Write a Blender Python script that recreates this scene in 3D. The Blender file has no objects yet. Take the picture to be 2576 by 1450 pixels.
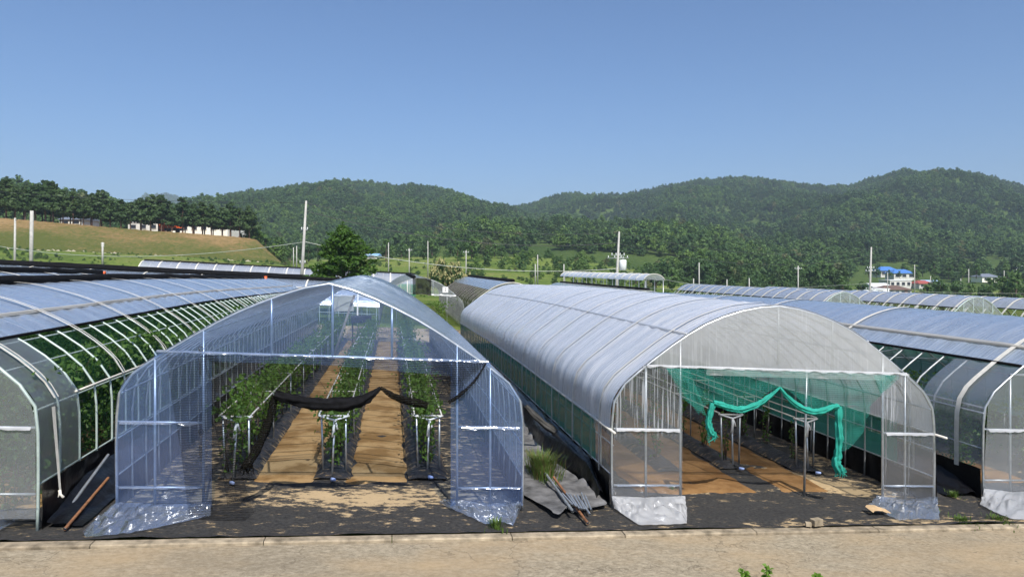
import bpy, math, random
import numpy as np
from mathutils import Vector, noise as mnoise

R = math.radians
rng = np.random.default_rng(7)
random.seed(7)
scene = bpy.context.scene
col = scene.collection

# ------------------------------------------------------------------ camera
CZ = 3.6
YAW = R(9.6)
CA, SA = math.cos(YAW), math.sin(YAW)
FPX, VX, VY = 1785.0, 1287.5, 672.0
cam_d = bpy.data.cameras.new('camera')
cam_d.sensor_width = 36.0
cam_d.lens = 36.0 * FPX / 2575.0
cam_d.shift_y = -(725.0 - VY) / 2575.0
cam_d.clip_start = 0.1
cam_d.clip_end = 12000.0
cam = bpy.data.objects.new('camera', cam_d)
cam.location = (0, 0, CZ)
cam.rotation_euler = (R(90), 0, -YAW)
col.objects.link(cam)
scene.camera = cam

# ------------------------------------------------------------------ sky, sun, exposure
SUN_DIR = Vector((0.30, -1.65, 1.95)).normalized()       # towards the sun: behind the camera, a little right
SUN_EL = math.asin(SUN_DIR.z)
SUN_AZ = math.atan2(SUN_DIR.x, SUN_DIR.y)
world = bpy.data.worlds.new('World')
scene.world = world
world.use_nodes = True
wt = world.node_tree
wt.nodes.clear()
sky = wt.nodes.new('ShaderNodeTexSky')
sky.sky_type = 'NISHITA'
sky.sun_disc = False
sky.sun_elevation = SUN_EL
sky.sun_rotation = SUN_AZ
sky.altitude = 100
sky.air_density = 1.0
sky.dust_density = 2.2
sky.ozone_density = 9.5
bgn = wt.nodes.new('ShaderNodeBackground')
bgn.inputs['Strength'].default_value = 0.101
wo = wt.nodes.new('ShaderNodeOutputWorld')
wt.links.new(sky.outputs[0], bgn.inputs[0])
wt.links.new(bgn.outputs[0], wo.inputs[0])
sun_d = bpy.data.lights.new('sun', 'SUN')
sun_d.energy = 4.6
sun_d.angle = R(0.53)
sun_d.color = (1.0, 0.95, 0.87)
sun = bpy.data.objects.new('sun', sun_d)
sun.rotation_euler = SUN_DIR.to_track_quat('Z', 'Y').to_euler()
sun.location = (0, -20, 40)
col.objects.link(sun)
vs = scene.view_settings
vs.view_transform = 'Standard'
vs.look = 'None'
vs.exposure = 0.48
vs.gamma = 1.0
vs.use_curve_mapping = False
cy = scene.cycles
cy.transparent_max_bounces = 32
cy.max_bounces = 7
cy.diffuse_bounces = 3
cy.glossy_bounces = 3
cy.transmission_bounces = 4
cy.caustics_reflective = False
cy.caustics_refractive = False
cy.use_denoising = True
cy.use_adaptive_sampling = True
cy.adaptive_threshold = 0.02

# ------------------------------------------------------------------ projection helpers (photo pixel, 2575 wide -> place)
def ray(px, py):
    r = (px - VX) / FPX
    d = (py - VY) / FPX
    return CA * r + SA, -SA * r + CA, -d
def at(px, py, Z):
    x, y, z = ray(px, py)
    return (x * Z, y * Z, CZ + z * Z)
def on_y(px, py, Y):
    x, y, z = ray(px, py)
    t = Y / y
    return (x * t, Y, CZ + z * t)

# ------------------------------------------------------------------ terrain
SL = 0.0535
FOOT_PX = np.array([-900, -200, 0, 340, 700, 800, 1000, 1150, 1300, 1400, 1500, 1620, 1750, 2000, 2130, 2300, 2575, 3400.0])
FOOT_Y = np.array([618, 618, 622, 640, 655, 655, 648, 646, 646, 650, 662, 684, 700, 715, 732, 740, 740, 740.0])
def sstep(a, b, v):
    t = np.clip((v - a) / (b - a), 0, 1)
    return t * t * (3 - 2 * t)
def terrain(x, y):
    x = np.asarray(x, float); y = np.asarray(y, float)
    z = -SL * np.clip(x, -66, 66) - 0.35 * sstep(18, 46, y)
    Z = SA * x + CA * y
    X = CA * x - SA * y
    Zc = np.maximum(Z, 60)
    px = VX + FPX * X / Zc
    ef = CZ - (np.interp(px, FOOT_PX, FOOT_Y) - VY) / FPX * 260.0
    b = sstep(105, 260, Z)
    z = z * (1 - b) + ef * b
    # the land climbs to the foot of the dry bank on the left
    e2 = CZ - (np.interp(px, [-400, 0, 340, 690, 900], [618, 628, 643, 663, 668]) - VY) / FPX * 150.0
    b2 = sstep(98, 148, Z) * (1 - sstep(690, 800, px)) * (1 - sstep(170, 230, Z))
    return z * (1 - b2) + e2 * b2
def tz(x, y):
    return float(terrain(x, y))
def ground(px, py):
    x, y, z = ray(px, py)
    t = 8.0
    for _ in range(60):
        f = (CZ + z * t) - tz(x * t, y * t)
        t += f / max(0.02, -z - 0.0) * 0.8 if z < -0.02 else 1.0
    return (x * t, y * t, CZ + z * t)

# ------------------------------------------------------------------ materials
MATS = {}
def newmat(name):
    m = bpy.data.materials.new(name)
    m.use_nodes = True
    nt = m.node_tree
    nt.nodes.clear()
    MATS[name] = m
    out = nt.nodes.new('ShaderNodeOutputMaterial')
    return m, nt, out
def N(nt, t, **kw):
    n = nt.nodes.new(t)
    for k, v in kw.items():
        if k.startswith('i_'):
            key = k[2:].replace('_', ' ')
            n.inputs[key].default_value = v
        else:
            setattr(n, k, v)
    return n
def c4(c):
    return (c[0], c[1], c[2], 1.0)
def coords(nt, scale=(1, 1, 1), kind='Object'):
    tc = N(nt, 'ShaderNodeTexCoord')
    mp = N(nt, 'ShaderNodeMapping')
    mp.inputs['Scale'].default_value = scale
    nt.links.new(tc.outputs[kind], mp.inputs['Vector'])
    return mp.outputs[0]
def geo_coords(nt, scale=(1, 1, 1)):
    g = N(nt, 'ShaderNodeNewGeometry')
    mp = N(nt, 'ShaderNodeMapping')
    mp.inputs['Scale'].default_value = scale
    nt.links.new(g.outputs['Position'], mp.inputs['Vector'])
    return mp.outputs[0]
def noise_n(nt, vec, scale, detail=4, rough=0.55):
    n = N(nt, 'ShaderNodeTexNoise')
    n.inputs['Scale'].default_value = scale
    n.inputs['Detail'].default_value = detail
    n.inputs['Roughness'].default_value = rough
    nt.links.new(vec, n.inputs['Vector'])
    return n.outputs['Fac']
def ramp(nt, fac, stops):
    r = N(nt, 'ShaderNodeValToRGB')
    e = r.color_ramp.elements
    while len(e) < len(stops):
        e.new(0.5)
    for k, (p, c) in enumerate(stops):
        e[k].position = p
        e[k].color = c4(c) if len(c) == 3 else c
    nt.links.new(fac, r.inputs[0])
    return r.outputs[0]
def mixc(nt, fac, a, b):
    m = N(nt, 'ShaderNodeMix', data_type='RGBA')
    if isinstance(fac, (int, float)):
        m.inputs[0].default_value = fac
    else:
        nt.links.new(fac, m.inputs[0])
    for s, v in ((6, a), (7, b)):
        if isinstance(v, tuple):
            m.inputs[s].default_value = c4(v)
        else:
            nt.links.new(v, m.inputs[s])
    return m.outputs[2]
def math_n(nt, op, a, b=None, clamp=False):
    m = N(nt, 'ShaderNodeMath', operation=op, use_clamp=clamp)
    for k, v in enumerate((a, b)):
        if v is None:
            continue
        if isinstance(v, (int, float)):
            m.inputs[k].default_value = v
        else:
            nt.links.new(v, m.inputs[k])
    return m.outputs[0]
def bump_n(nt, h, strength=0.3, dist=0.02):
    b = N(nt, 'ShaderNodeBump')
    b.inputs['Strength'].default_value = strength
    b.inputs['Distance'].default_value = dist
    nt.links.new(h, b.inputs['Height'])
    return b.outputs[0]
def plain(name, color, rough=0.6, metal=0.0, var=0.25, vscale=6.0, bump=0.0, spec=0.5, rnd=0.0):
    m, nt, out = newmat(name)
    p = N(nt, 'ShaderNodeBsdfPrincipled')
    v = geo_coords(nt)
    f = noise_n(nt, v, vscale, 5)
    lo = tuple(max(0, c * (1 - var)) for c in color)
    hi = tuple(min(1, c * (1 + var)) for c in color)
    c = ramp(nt, f, [(0.3, lo), (0.7, hi)])
    if rnd:
        oi = N(nt, 'ShaderNodeObjectInfo')
        hs = N(nt, 'ShaderNodeHueSaturation')
        nt.links.new(c, hs.inputs['Color'])
        nt.links.new(math_n(nt, 'ADD', math_n(nt, 'MULTIPLY', oi.outputs['Random'], rnd), 1 - rnd / 2), hs.inputs['Value'])
        c = hs.outputs[0]
    nt.links.new(c, p.inputs['Base Color'])
    p.inputs['Roughness'].default_value = rough
    p.inputs['Metallic'].default_value = metal
    p.inputs['Specular IOR Level'].default_value = spec
    if bump:
        nt.links.new(bump_n(nt, f, bump, 0.02), p.inputs['Normal'])
    nt.links.new(p.outputs[0], out.inputs[0])
    return m

def film(name, tint=(0.9, 0.93, 0.97), haze=0.18, haze_col=(0.75, 0.8, 0.88), gloss=0.75, rough=0.18, streak=0.0,
         base_refl=0.05, wr=0.35, wscale=(1, 1, 1), blotch=0.35, power=2.6, streak_z=None, trl=0.45):
    """clear plastic sheet: see-through + thin milky scatter + sky reflection that grows at grazing angles"""
    m, nt, out = newmat(name)
    tr = N(nt, 'ShaderNodeBsdfTransparent')
    tr.inputs[0].default_value = c4(tint)
    di = N(nt, 'ShaderNodeBsdfDiffuse'); di.inputs[0].default_value = c4(haze_col)
    tl = N(nt, 'ShaderNodeBsdfTranslucent'); tl.inputs[0].default_value = c4(haze_col)
    ms = N(nt, 'ShaderNodeMixShader'); ms.inputs[0].default_value = trl
    nt.links.new(di.outputs[0], ms.inputs[1]); nt.links.new(tl.outputs[0], ms.inputs[2])
    v = geo_coords(nt, wscale)
    n1 = noise_n(nt, v, 0.9, 5, 0.6)
    hz = math_n(nt, 'MULTIPLY', math_n(nt, 'ADD', math_n(nt, 'MULTIPLY', n1, 2 * blotch), 1 - blotch), haze)
    if streak:
        vs_ = geo_coords(nt, (30, 30, 0.8))
        st = noise_n(nt, vs_, 1.4, 3, 0.5)
        vb = geo_coords(nt, (1.1, 1.1, 0.8))
        bl = ramp(nt, noise_n(nt, vb, 0.8, 2), [(0.42, (0, 0, 0)), (0.6, (1, 1, 1))])
        sr = ramp(nt, st, [(0.54, (0, 0, 0)), (0.62, (1, 1, 1))])
        if streak_z is not None:
            sx = N(nt, 'ShaderNodeSeparateXYZ'); nt.links.new(geo_coords(nt), sx.inputs[0])
            zz = math_n(nt, 'MULTIPLY', math_n(nt, 'SUBTRACT', sx.outputs['Z'], streak_z), 4.0, True)
            bl = math_n(nt, 'MULTIPLY', bl, zz)
        hz = math_n(nt, 'ADD', hz, math_n(nt, 'MULTIPLY', math_n(nt, 'MULTIPLY', sr, bl), streak), True)
    m1 = N(nt, 'ShaderNodeMixShader')
    nt.links.new(hz, m1.inputs[0])
    nt.links.new(tr.outputs[0], m1.inputs[1]); nt.links.new(ms.outputs[0], m1.inputs[2])
    gl = N(nt, 'ShaderNodeBsdfGlossy'); gl.inputs['Roughness'].default_value = rough
    gl.inputs['Color'].default_value = (0.92, 0.95, 1, 1)
    wv = geo_coords(nt, wscale)
    wn = noise_n(nt, wv, 4.0, 4, 0.55)
    bp = bump_n(nt, wn, wr, 0.05)
    nt.links.new(bp, gl.inputs['Normal'])
    lw = N(nt, 'ShaderNodeLayerWeight'); lw.inputs['Blend'].default_value = 0.5
    nt.links.new(bp, lw.inputs['Normal'])
    f = math_n(nt, 'ADD', math_n(nt, 'MULTIPLY', math_n(nt, 'POWER', lw.outputs['Facing'], power), gloss), base_refl, True)
    m2 = N(nt, 'ShaderNodeMixShader')
    nt.links.new(f, m2.inputs[0])
    nt.links.new(m1.outputs[0], m2.inputs[1]); nt.links.new(gl.outputs[0], m2.inputs[2])
    nt.links.new(m2.outputs[0], out.inputs[0])
    return m

def net(name, color, cover=0.6, line=70.0, fold=0.5):
    m, nt, out = newmat(name)
    tr = N(nt, 'ShaderNodeBsdfTransparent')
    di = N(nt, 'ShaderNodeBsdfDiffuse'); di.inputs[0].default_value = c4(color)
    tl = N(nt, 'ShaderNodeBsdfTranslucent'); tl.inputs[0].default_value = c4(color)
    ms = N(nt, 'ShaderNodeMixShader'); ms.inputs[0].default_value = 0.3
    nt.links.new(di.outputs[0], ms.inputs[1]); nt.links.new(tl.outputs[0], ms.inputs[2])
    w = N(nt, 'ShaderNodeTexWave', wave_type='BANDS', bands_direction='Z')
    w.inputs['Scale'].default_value = line / 6.28
    w.inputs['Distortion'].default_value = 1.5
    w.inputs['Detail'].default_value = 1.0
    nt.links.new(geo_coords(nt), w.inputs['Vector'])
    nf = noise_n(nt, geo_coords(nt, (3, 3, 1.0)), 2.0, 4)
    a = math_n(nt, 'ADD', math_n(nt, 'MULTIPLY', w.outputs['Fac'], 0.5), math_n(nt, 'MULTIPLY', nf, fold))
    a = math_n(nt, 'MULTIPLY', a, cover * 2.0, True)
    mx = N(nt, 'ShaderNodeMixShader')
    nt.links.new(a, mx.inputs[0])
    nt.links.new(tr.outputs[0], mx.inputs[1]); nt.links.new(ms.outputs[0], mx.inputs[2])
    nt.links.new(mx.outputs[0], out.inputs[0])
    return m

def leafmat(name, c1, c2, trans=0.35, rough=0.5, rv=0.5):
    m, nt, out = newmat(name)
    oi = N(nt, 'ShaderNodeObjectInfo')
    n1 = noise_n(nt, geo_coords(nt), 1.1, 3)
    f = math_n(nt, 'ADD', math_n(nt, 'MULTIPLY', oi.outputs['Random'], rv), math_n(nt, 'MULTIPLY', n1, 1 - rv))
    c = mixc(nt, f, c1, c2)
    p = N(nt, 'ShaderNodeBsdfPrincipled')
    nt.links.new(c, p.inputs['Base Color'])
    p.inputs['Roughness'].default_value = rough
    p.inputs['Specular IOR Level'].default_value = 0.25
    tl = N(nt, 'ShaderNodeBsdfTranslucent')
    nt.links.new(mixc(nt, 0.5, c, (c2[0] * 1.3, c2[1] * 1.4, c2[2])), tl.inputs[0])
    mx = N(nt, 'ShaderNodeMixShader'); mx.inputs[0].default_value = trans
    nt.links.new(p.outputs[0], mx.inputs[1]); nt.links.new(tl.outputs[0], mx.inputs[2])
    nt.links.new(mx.outputs[0], out.inputs[0])
    return m

steel = plain('galvanised_steel', (0.50, 0.52, 0.53), 0.38, 0.75, 0.2, 9)
steel_d = plain('weathered_steel', (0.36, 0.38, 0.38), 0.5, 0.6, 0.3, 9)
rust = plain('rusty_steel', (0.24, 0.11, 0.05), 0.8, 0.2, 0.5, 14)
tape = plain('white_webbing', (0.62, 0.59, 0.52), 0.7, 0, 0.12, 12)
whitecloth = plain('white_cloth', (0.78, 0.78, 0.76), 0.8, 0, 0.1, 12)
blackcloth = plain('black_shade_cloth', (0.006, 0.006, 0.007), 0.9, 0, 0.6, 14, 0.6, 0.12)
blackfilm = plain('black_plastic', (0.005, 0.005, 0.006), 0.30, 0, 0.4, 5, 0.8, 0.25)
greyfab = plain('dusty_grey_fabric', (0.115, 0.113, 0.112), 0.85, 0, 0.75, 3.5, 0.5)
concrete_p = plain('pole_concrete', (0.40, 0.39, 0.36), 0.8, 0, 0.15, 3, 0.2)
orange_p = plain('orange_plastic', (0.75, 0.13, 0.03), 0.5, 0, 0.1)
blue_p = plain('blue_plastic', (0.02, 0.13, 0.42), 0.5, 0, 0.2)
pale_wall = plain('pale_render', (0.56, 0.55, 0.51), 0.8, 0, 0.12, 1.0)
cream_wall = plain('cream_panel', (0.80, 0.78, 0.68), 0.7, 0, 0.08, 1.0)
dark_hole = plain('dark_glass', (0.03, 0.035, 0.045), 0.25, 0, 0.2)
blue_roof = plain('blue_sheet_roof', (0.07, 0.19, 0.48), 0.45, 0, 0.15)
red_roof = plain('red_sheet_roof', (0.33, 0.08, 0.06), 0.6, 0, 0.2)
brown_roof = plain('brown_tile_roof', (0.13, 0.08, 0.06), 0.75, 0, 0.3)
grey_roof = plain('grey_sheet_roof', (0.16, 0.18, 0.22), 0.55, 0, 0.2)
white_roof = plain('white_sheet_roof', (0.78, 0.79, 0.78), 0.5, 0, 0.08)
bark = plain('bark', (0.09, 0.065, 0.045), 0.9, 0, 0.4, 8, 0.5)
pinebark = plain('pine_bark', (0.13, 0.075, 0.05), 0.9, 0, 0.4, 8, 0.5)
drip = plain('black_drip_hose', (0.015, 0.015, 0.015), 0.5)
printblack = plain('black_print', (0.02, 0.02, 0.02), 0.6)
signwhite = plain('sign_board', (0.8, 0.8, 0.8), 0.5, 0, 0.03)
wire_m = plain('wire', (0.06, 0.06, 0.06), 0.5)
wire_p = plain('pale_cable', (0.42, 0.45, 0.38), 0.5)
ceram = plain('transformer_paint', (0.66, 0.68, 0.66), 0.45, 0, 0.1)
cardboard = plain('cardboard', (0.48, 0.33, 0.18), 0.8)

film_b = film('clear_blue_film', (0.72, 0.82, 0.98), 0.17, (0.30, 0.46, 0.92), 0.55, 0.12, 0.0, 0.06, 0.25)
film_br = film('clear_roof_film', (0.86, 0.90, 0.97), 0.13, (0.62, 0.70, 0.88), 0.80, 0.16, 0.0, 0.05, 0.3, (1, 6, 1))
film_c = film('milky_roof_film', (0.90, 0.94, 0.97), 0.80, (0.97, 0.98, 1.0), 0.60, 0.24, 0.0, 0.13, 0.5, (0.6, 7, 0.6), 0.32, 2.4, None, 0.26)
film_cg = film('misted_gable_film', (0.90, 0.91, 0.92), 0.43, (0.90, 0.91, 0.93), 0.5, 0.15, 0.10, 0.05, 0.25, (1, 1, 1), 0.55)
film_cp = film('streaked_front_film', (0.86, 0.88, 0.90), 0.13, (0.74, 0.77, 0.82), 0.5, 0.15, 0.50, 0.05, 0.25, streak_z=0.85)
film_s = film('crumpled_apron_film', (0.86, 0.90, 0.96), 0.20, (0.66, 0.75, 0.90), 0.8, 0.14, 0.0, 0.08, 0.25, (1, 1, 1), 0.5, 1.8)
film_sw = film('dusty_white_apron_film', (0.86, 0.87, 0.88), 0.62, (0.88, 0.88, 0.88), 0.6, 0.2, 0.0, 0.06, 0.25, (1, 1, 1), 0.6)
film_a = film('blue_roof_film', (0.70, 0.84, 0.95), 0.50, (0.76, 0.85, 1.0), 0.85, 0.20, 0.0, 0.18, 0.8, (0.7, 7, 0.7), 0.40, 1.7, None, 0.22)
film_d = film('blue_roof_film_clear', (0.74, 0.86, 0.95), 0.52, (0.80, 0.88, 1.0), 0.8, 0.20, 0.0, 0.16, 0.5, (0.7, 5, 0.7), 0.45, 1.9, None, 0.2)
film_e = film('pale_lavender_film', (0.85, 0.87, 0.92), 0.50, (0.66, 0.68, 0.80), 0.7, 0.25, 0.0, 0.06, 0.4, (0.7, 4, 0.7), 0.4, 2.0, None, 0.2)
film_f = film('clear_front_film', (0.86, 0.89, 0.91), 0.26, (0.70, 0.74, 0.78), 0.6, 0.15, 0.0, 0.06, 0.3)
seam_m = film('dusty_seam_film', (0.8, 0.8, 0.8), 0.75, (0.66, 0.63, 0.56), 0.4, 0.4, 0.0, 0.03, 0.9)
net_black = net('black_net', (0.012, 0.012, 0.013), 0.30, 60)
net_blackd = net('dense_black_net', (0.015, 0.014, 0.012), 0.75, 60)
net_green = net('green_net', (0.05, 0.33, 0.26), 0.28, 60)
net_greend = net('dense_green_net', (0.05, 0.42, 0.33), 0.66, 160, 1.1)
net_side = net('dark_green_insect_net', (0.065, 0.290, 0.220), 0.95, 120, 0.3)
net_sidea = net('thin_green_insect_net', (0.02, 0.09, 0.06), 0.20, 120, 0.3)
net_grey = film('white_insect_screen', (0.84, 0.86, 0.86), 0.20, (0.60, 0.64, 0.64), 0.4, 0.4, 0.0, 0.03, 0.2)

leaf_vine = leafmat('vine_leaf', (0.066, 0.135, 0.022), (0.150, 0.245, 0.046), 0.42, 0.5, 0.3)
leaf_dark = leafmat('dark_vine_leaf', (0.045, 0.105, 0.022), (0.105, 0.195, 0.040), 0.4, 0.5, 0.3)
leaf_broad = leafmat('broad_leaf', (0.052, 0.106, 0.030), (0.108, 0.180, 0.048), 0.30, 0.6, 0.6)
leaf_oak = leafmat('oak_leaf', (0.036, 0.082, 0.028), (0.074, 0.134, 0.040), 0.28, 0.6, 0.6)
leaf_light = leafmat('bright_leaf', (0.075, 0.150, 0.030), (0.140, 0.215, 0.050), 0.3, 0.6, 0.6)
leaf_pine = leafmat('pine_needle', (0.036, 0.074, 0.026), (0.074, 0.118, 0.036), 0.3, 0.6, 0.5)
leaf_gink = leafmat('ginkgo_leaf', (0.040, 0.095, 0.014), (0.085, 0.165, 0.026), 0.3, 0.5, 0.0)
leaf_bloom = leafmat('chestnut_blossom', (0.30, 0.29, 0.12), (0.46, 0.42, 0.20), 0.3, 0.7, 0.5)
leaf_bloomf = leafmat('faded_blossom', (0.10, 0.12, 0.045), (0.17, 0.18, 0.075), 0.3, 0.7, 0.5)
leaf_grass = leafmat('grass_blade', (0.06, 0.12, 0.02), (0.14, 0.20, 0.05), 0.35, 0.5, 0.0)
leaf_dry = leafmat('grass_seed_head', (0.14, 0.13, 0.05), (0.22, 0.18, 0.08), 0.35, 0.6, 0.0)
leaf_weed = leafmat('weed_leaf', (0.09, 0.18, 0.02), (0.20, 0.34, 0.05), 0.4, 0.5, 0.0)

def dirtmat(name, dark, mid, sand, rough=0.85, nscale=5.0, xs=(0.8, 1.5, 1)):
    """woven mat whose 'dirt' attribute says how much sand lies on it; ragged noise decides where"""
    m, nt, out = newmat(name)
    at_ = N(nt, 'ShaderNodeAttribute', attribute_name='dirt')
    n1 = noise_n(nt, geo_coords(nt, xs), nscale, 9, 0.74)
    n2 = noise_n(nt, geo_coords(nt, (1, 1, 1)), 22.0, 4, 0.6)
    base = ramp(nt, n2, [(0.3, dark), (0.75, mid)])
    n1 = math_n(nt, 'SUBTRACT', math_n(nt, 'MULTIPLY', n1, 2.6), 0.8)
    f = math_n(nt, 'ADD', n1, math_n(nt, 'SUBTRACT', at_.outputs['Fac'], 1.0))
    f = math_n(nt, 'MULTIPLY', f, 6.0, True)
    sd = mixc(nt, n2, tuple(c * 0.75 for c in sand), sand)
    c = mixc(nt, f, base, sd)
    f2 = math_n(nt, 'MULTIPLY', math_n(nt, 'ADD', n1, math_n(nt, 'SUBTRACT', at_.outputs['Fac'], 0.85)), 1.1, True)
    c = mixc(nt, math_n(nt, 'MULTIPLY', f2, 0.45), c, tuple(v * 0.6 for v in sand))
    p = N(nt, 'ShaderNodeBsdfPrincipled')
    nt.links.new(c, p.inputs['Base Color'])
    p.inputs['Roughness'].default_value = rough
    p.inputs['Specular IOR Level'].default_value = 0.25
    nt.links.new(bump_n(nt, n1, 0.35, 0.03), p.inputs['Normal'])
    nt.links.new(p.outputs[0], out.inputs[0])
    return m
matcloth = dirtmat('woven_black_ground_cloth', (0.016, 0.016, 0.016), (0.056, 0.053, 0.049), (0.50, 0.37, 0.21))

def soil_mat(name, c_lo, c_hi):
    m, nt, out = newmat(name)
    n1 = noise_n(nt, geo_coords(nt), 1.3, 6, 0.6)
    n2 = noise_n(nt, geo_coords(nt), 26.0, 5, 0.65)
    c = ramp(nt, n1, [(0.42, c_lo), (0.56, c_hi)])
    c = mixc(nt, math_n(nt, 'MULTIPLY', n2, 0.45), c, tuple(v * 0.55 for v in c_lo))
    p = N(nt, 'ShaderNodeBsdfPrincipled'); nt.links.new(c, p.inputs['Base Color'])
    p.inputs['Roughness'].default_value = 0.95
    p.inputs['Specular IOR Level'].default_value = 0.15
    hh = math_n(nt, 'ADD', math_n(nt, 'MULTIPLY', n1, 0.6), math_n(nt, 'MULTIPLY', n2, 0.4))
    nt.links.new(bump_n(nt, hh, 0.7, 0.05), p.inputs['Normal'])
    nt.links.new(p.outputs[0], out.inputs[0])
    return m
soil = soil_mat('sandy_soil', (0.245, 0.140, 0.052), (0.46, 0.295, 0.132))
soil_shaded = soil_mat('shaded_sandy_soil', (0.17, 0.088, 0.032), (0.30, 0.17, 0.07))  # darker copy of the sandy soil: weaker light under film put into the colour

m, nt, out = newmat('road_concrete')
n1 = noise_n(nt, geo_coords(nt, (0.5, 1.0, 1)), 0.9, 6, 0.6)
n2 = noise_n(nt, geo_coords(nt, (0.8, 1.2, 1)), 15.0, 9, 0.82)
n3 = noise_n(nt, geo_coords(nt), 55.0, 4, 0.7)
cc = ramp(nt, n2, [(0.35, (0.165, 0.135, 0.092)), (0.5, (0.285, 0.240, 0.168)), (0.64, (0.43, 0.370, 0.270))])
cc = mixc(nt, ramp(nt, n1, [(0.42, (0, 0, 0)), (0.68, (0.6, 0.6, 0.6))]), cc, (0.40, 0.285, 0.155))
cc = mixc(nt, math_n(nt, 'MULTIPLY', n3, 0.22), cc, (0.16, 0.13, 0.09))
vor = N(nt, 'ShaderNodeTexVoronoi', feature='DISTANCE_TO_EDGE'); vor.inputs['Scale'].default_value = 0.42
wob = N(nt, 'ShaderNodeVectorMath', operation='ADD')
wn_ = N(nt, 'ShaderNodeTexNoise'); wn_.inputs['Scale'].default_value = 2.5; wn_.inputs['Detail'].default_value = 4
nt.links.new(geo_coords(nt), wn_.inputs['Vector'])
nt.links.new(geo_coords(nt), wob.inputs[0]); nt.links.new(wn_.outputs['Color'], wob.inputs[1])
nt.links.new(wob.outputs[0], vor.inputs['Vector'])
crk = ramp(nt, vor.outputs['Distance'], [(0.0, (0.55, 0.55, 0.55)), (0.006, (0, 0, 0))])
cc = mixc(nt, crk, cc, (0.07, 0.055, 0.04))
stn = ramp(nt, noise_n(nt, geo_coords(nt, (0.6, 1.4, 1)), 0.55, 5, 0.6), [(0.50, (0, 0, 0)), (0.72, (0.45, 0.45, 0.45))])
cc = mixc(nt, stn, cc, (0.15, 0.125, 0.09))
p = N(nt, 'ShaderNodeBsdfPrincipled'); nt.links.new(cc, p.inputs['Base Color']); p.inputs['Roughness'].default_value = 0.9
p.inputs['Specular IOR Level'].default_value = 0.2
nt.links.new(bump_n(nt, math_n(nt, 'ADD', n2, math_n(nt, 'MULTIPLY', n3, 0.3)), 0.35, 0.02), p.inputs['Normal'])
nt.links.new(p.outputs[0], out.inputs[0])
road_m = m
kerb_m = plain('kerb_concrete', (0.27, 0.222, 0.155), 0.9, 0, 0.5, 6, 0.4, 0.2, 0.3)

def fieldmat(name, stops, sc=0.05, fine=1.2, attr=None):
    m, nt, out = newmat(name)
    n1 = noise_n(nt, geo_coords(nt, (0.5, 1, 1)), sc, 8, 0.65)
    n2 = noise_n(nt, geo_coords(nt), fine, 6, 0.7)
    f = math_n(nt, 'ADD', math_n(nt, 'MULTIPLY', n1, 0.6), math_n(nt, 'MULTIPLY', n2, 0.4))
    if attr:
        aa = N(nt, 'ShaderNodeAttribute', attribute_name=attr)
        f = math_n(nt, 'ADD', f, math_n(nt, 'MULTIPLY', math_n(nt, 'SUBTRACT', aa.outputs['Fac'], 0.64), 0.20))
    c = ramp(nt, f, stops)
    p = N(nt, 'ShaderNodeBsdfPrincipled'); nt.links.new(c, p.inputs['Base Color']); p.inputs['Roughness'].default_value = 0.95
    p.inputs['Specular IOR Level'].default_value = 0.1
    nt.links.new(bump_n(nt, n2, 1.0, 0.5), p.inputs['Normal'])
    nt.links.new(p.outputs[0], out.inputs[0])
    return m
grass_m = fieldmat('meadow', [(0.40, (0.055, 0.095, 0.018)), (0.47, (0.105, 0.160, 0.030)), (0.55, (0.165, 0.205, 0.048)), (0.62, (0.25, 0.195, 0.090))])
forest_floor = fieldmat('forest_floor', [(0.42, (0.040, 0.070, 0.018)), (0.58, (0.075, 0.112, 0.028))], 0.03, 0.5)
field_m = fieldmat('bright_field', [(0.35, (0.07, 0.14, 0.025)), (0.65, (0.12, 0.20, 0.04))], 0.06, 0.8)
bank_m = fieldmat('dry_grass_bank', [(0.40, (0.085, 0.100, 0.026)), (0.47, (0.130, 0.122, 0.042)), (0.53, (0.195, 0.138, 0.058)), (0.62, (0.28, 0.190, 0.092))], 0.09, 1.1, 'upslope')
stonewall_m = fieldmat('pale_retaining_wall', [(0.35, (0.28, 0.25, 0.18)), (0.6, (0.46, 0.42, 0.32))], 0.2, 2.0)

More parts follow.
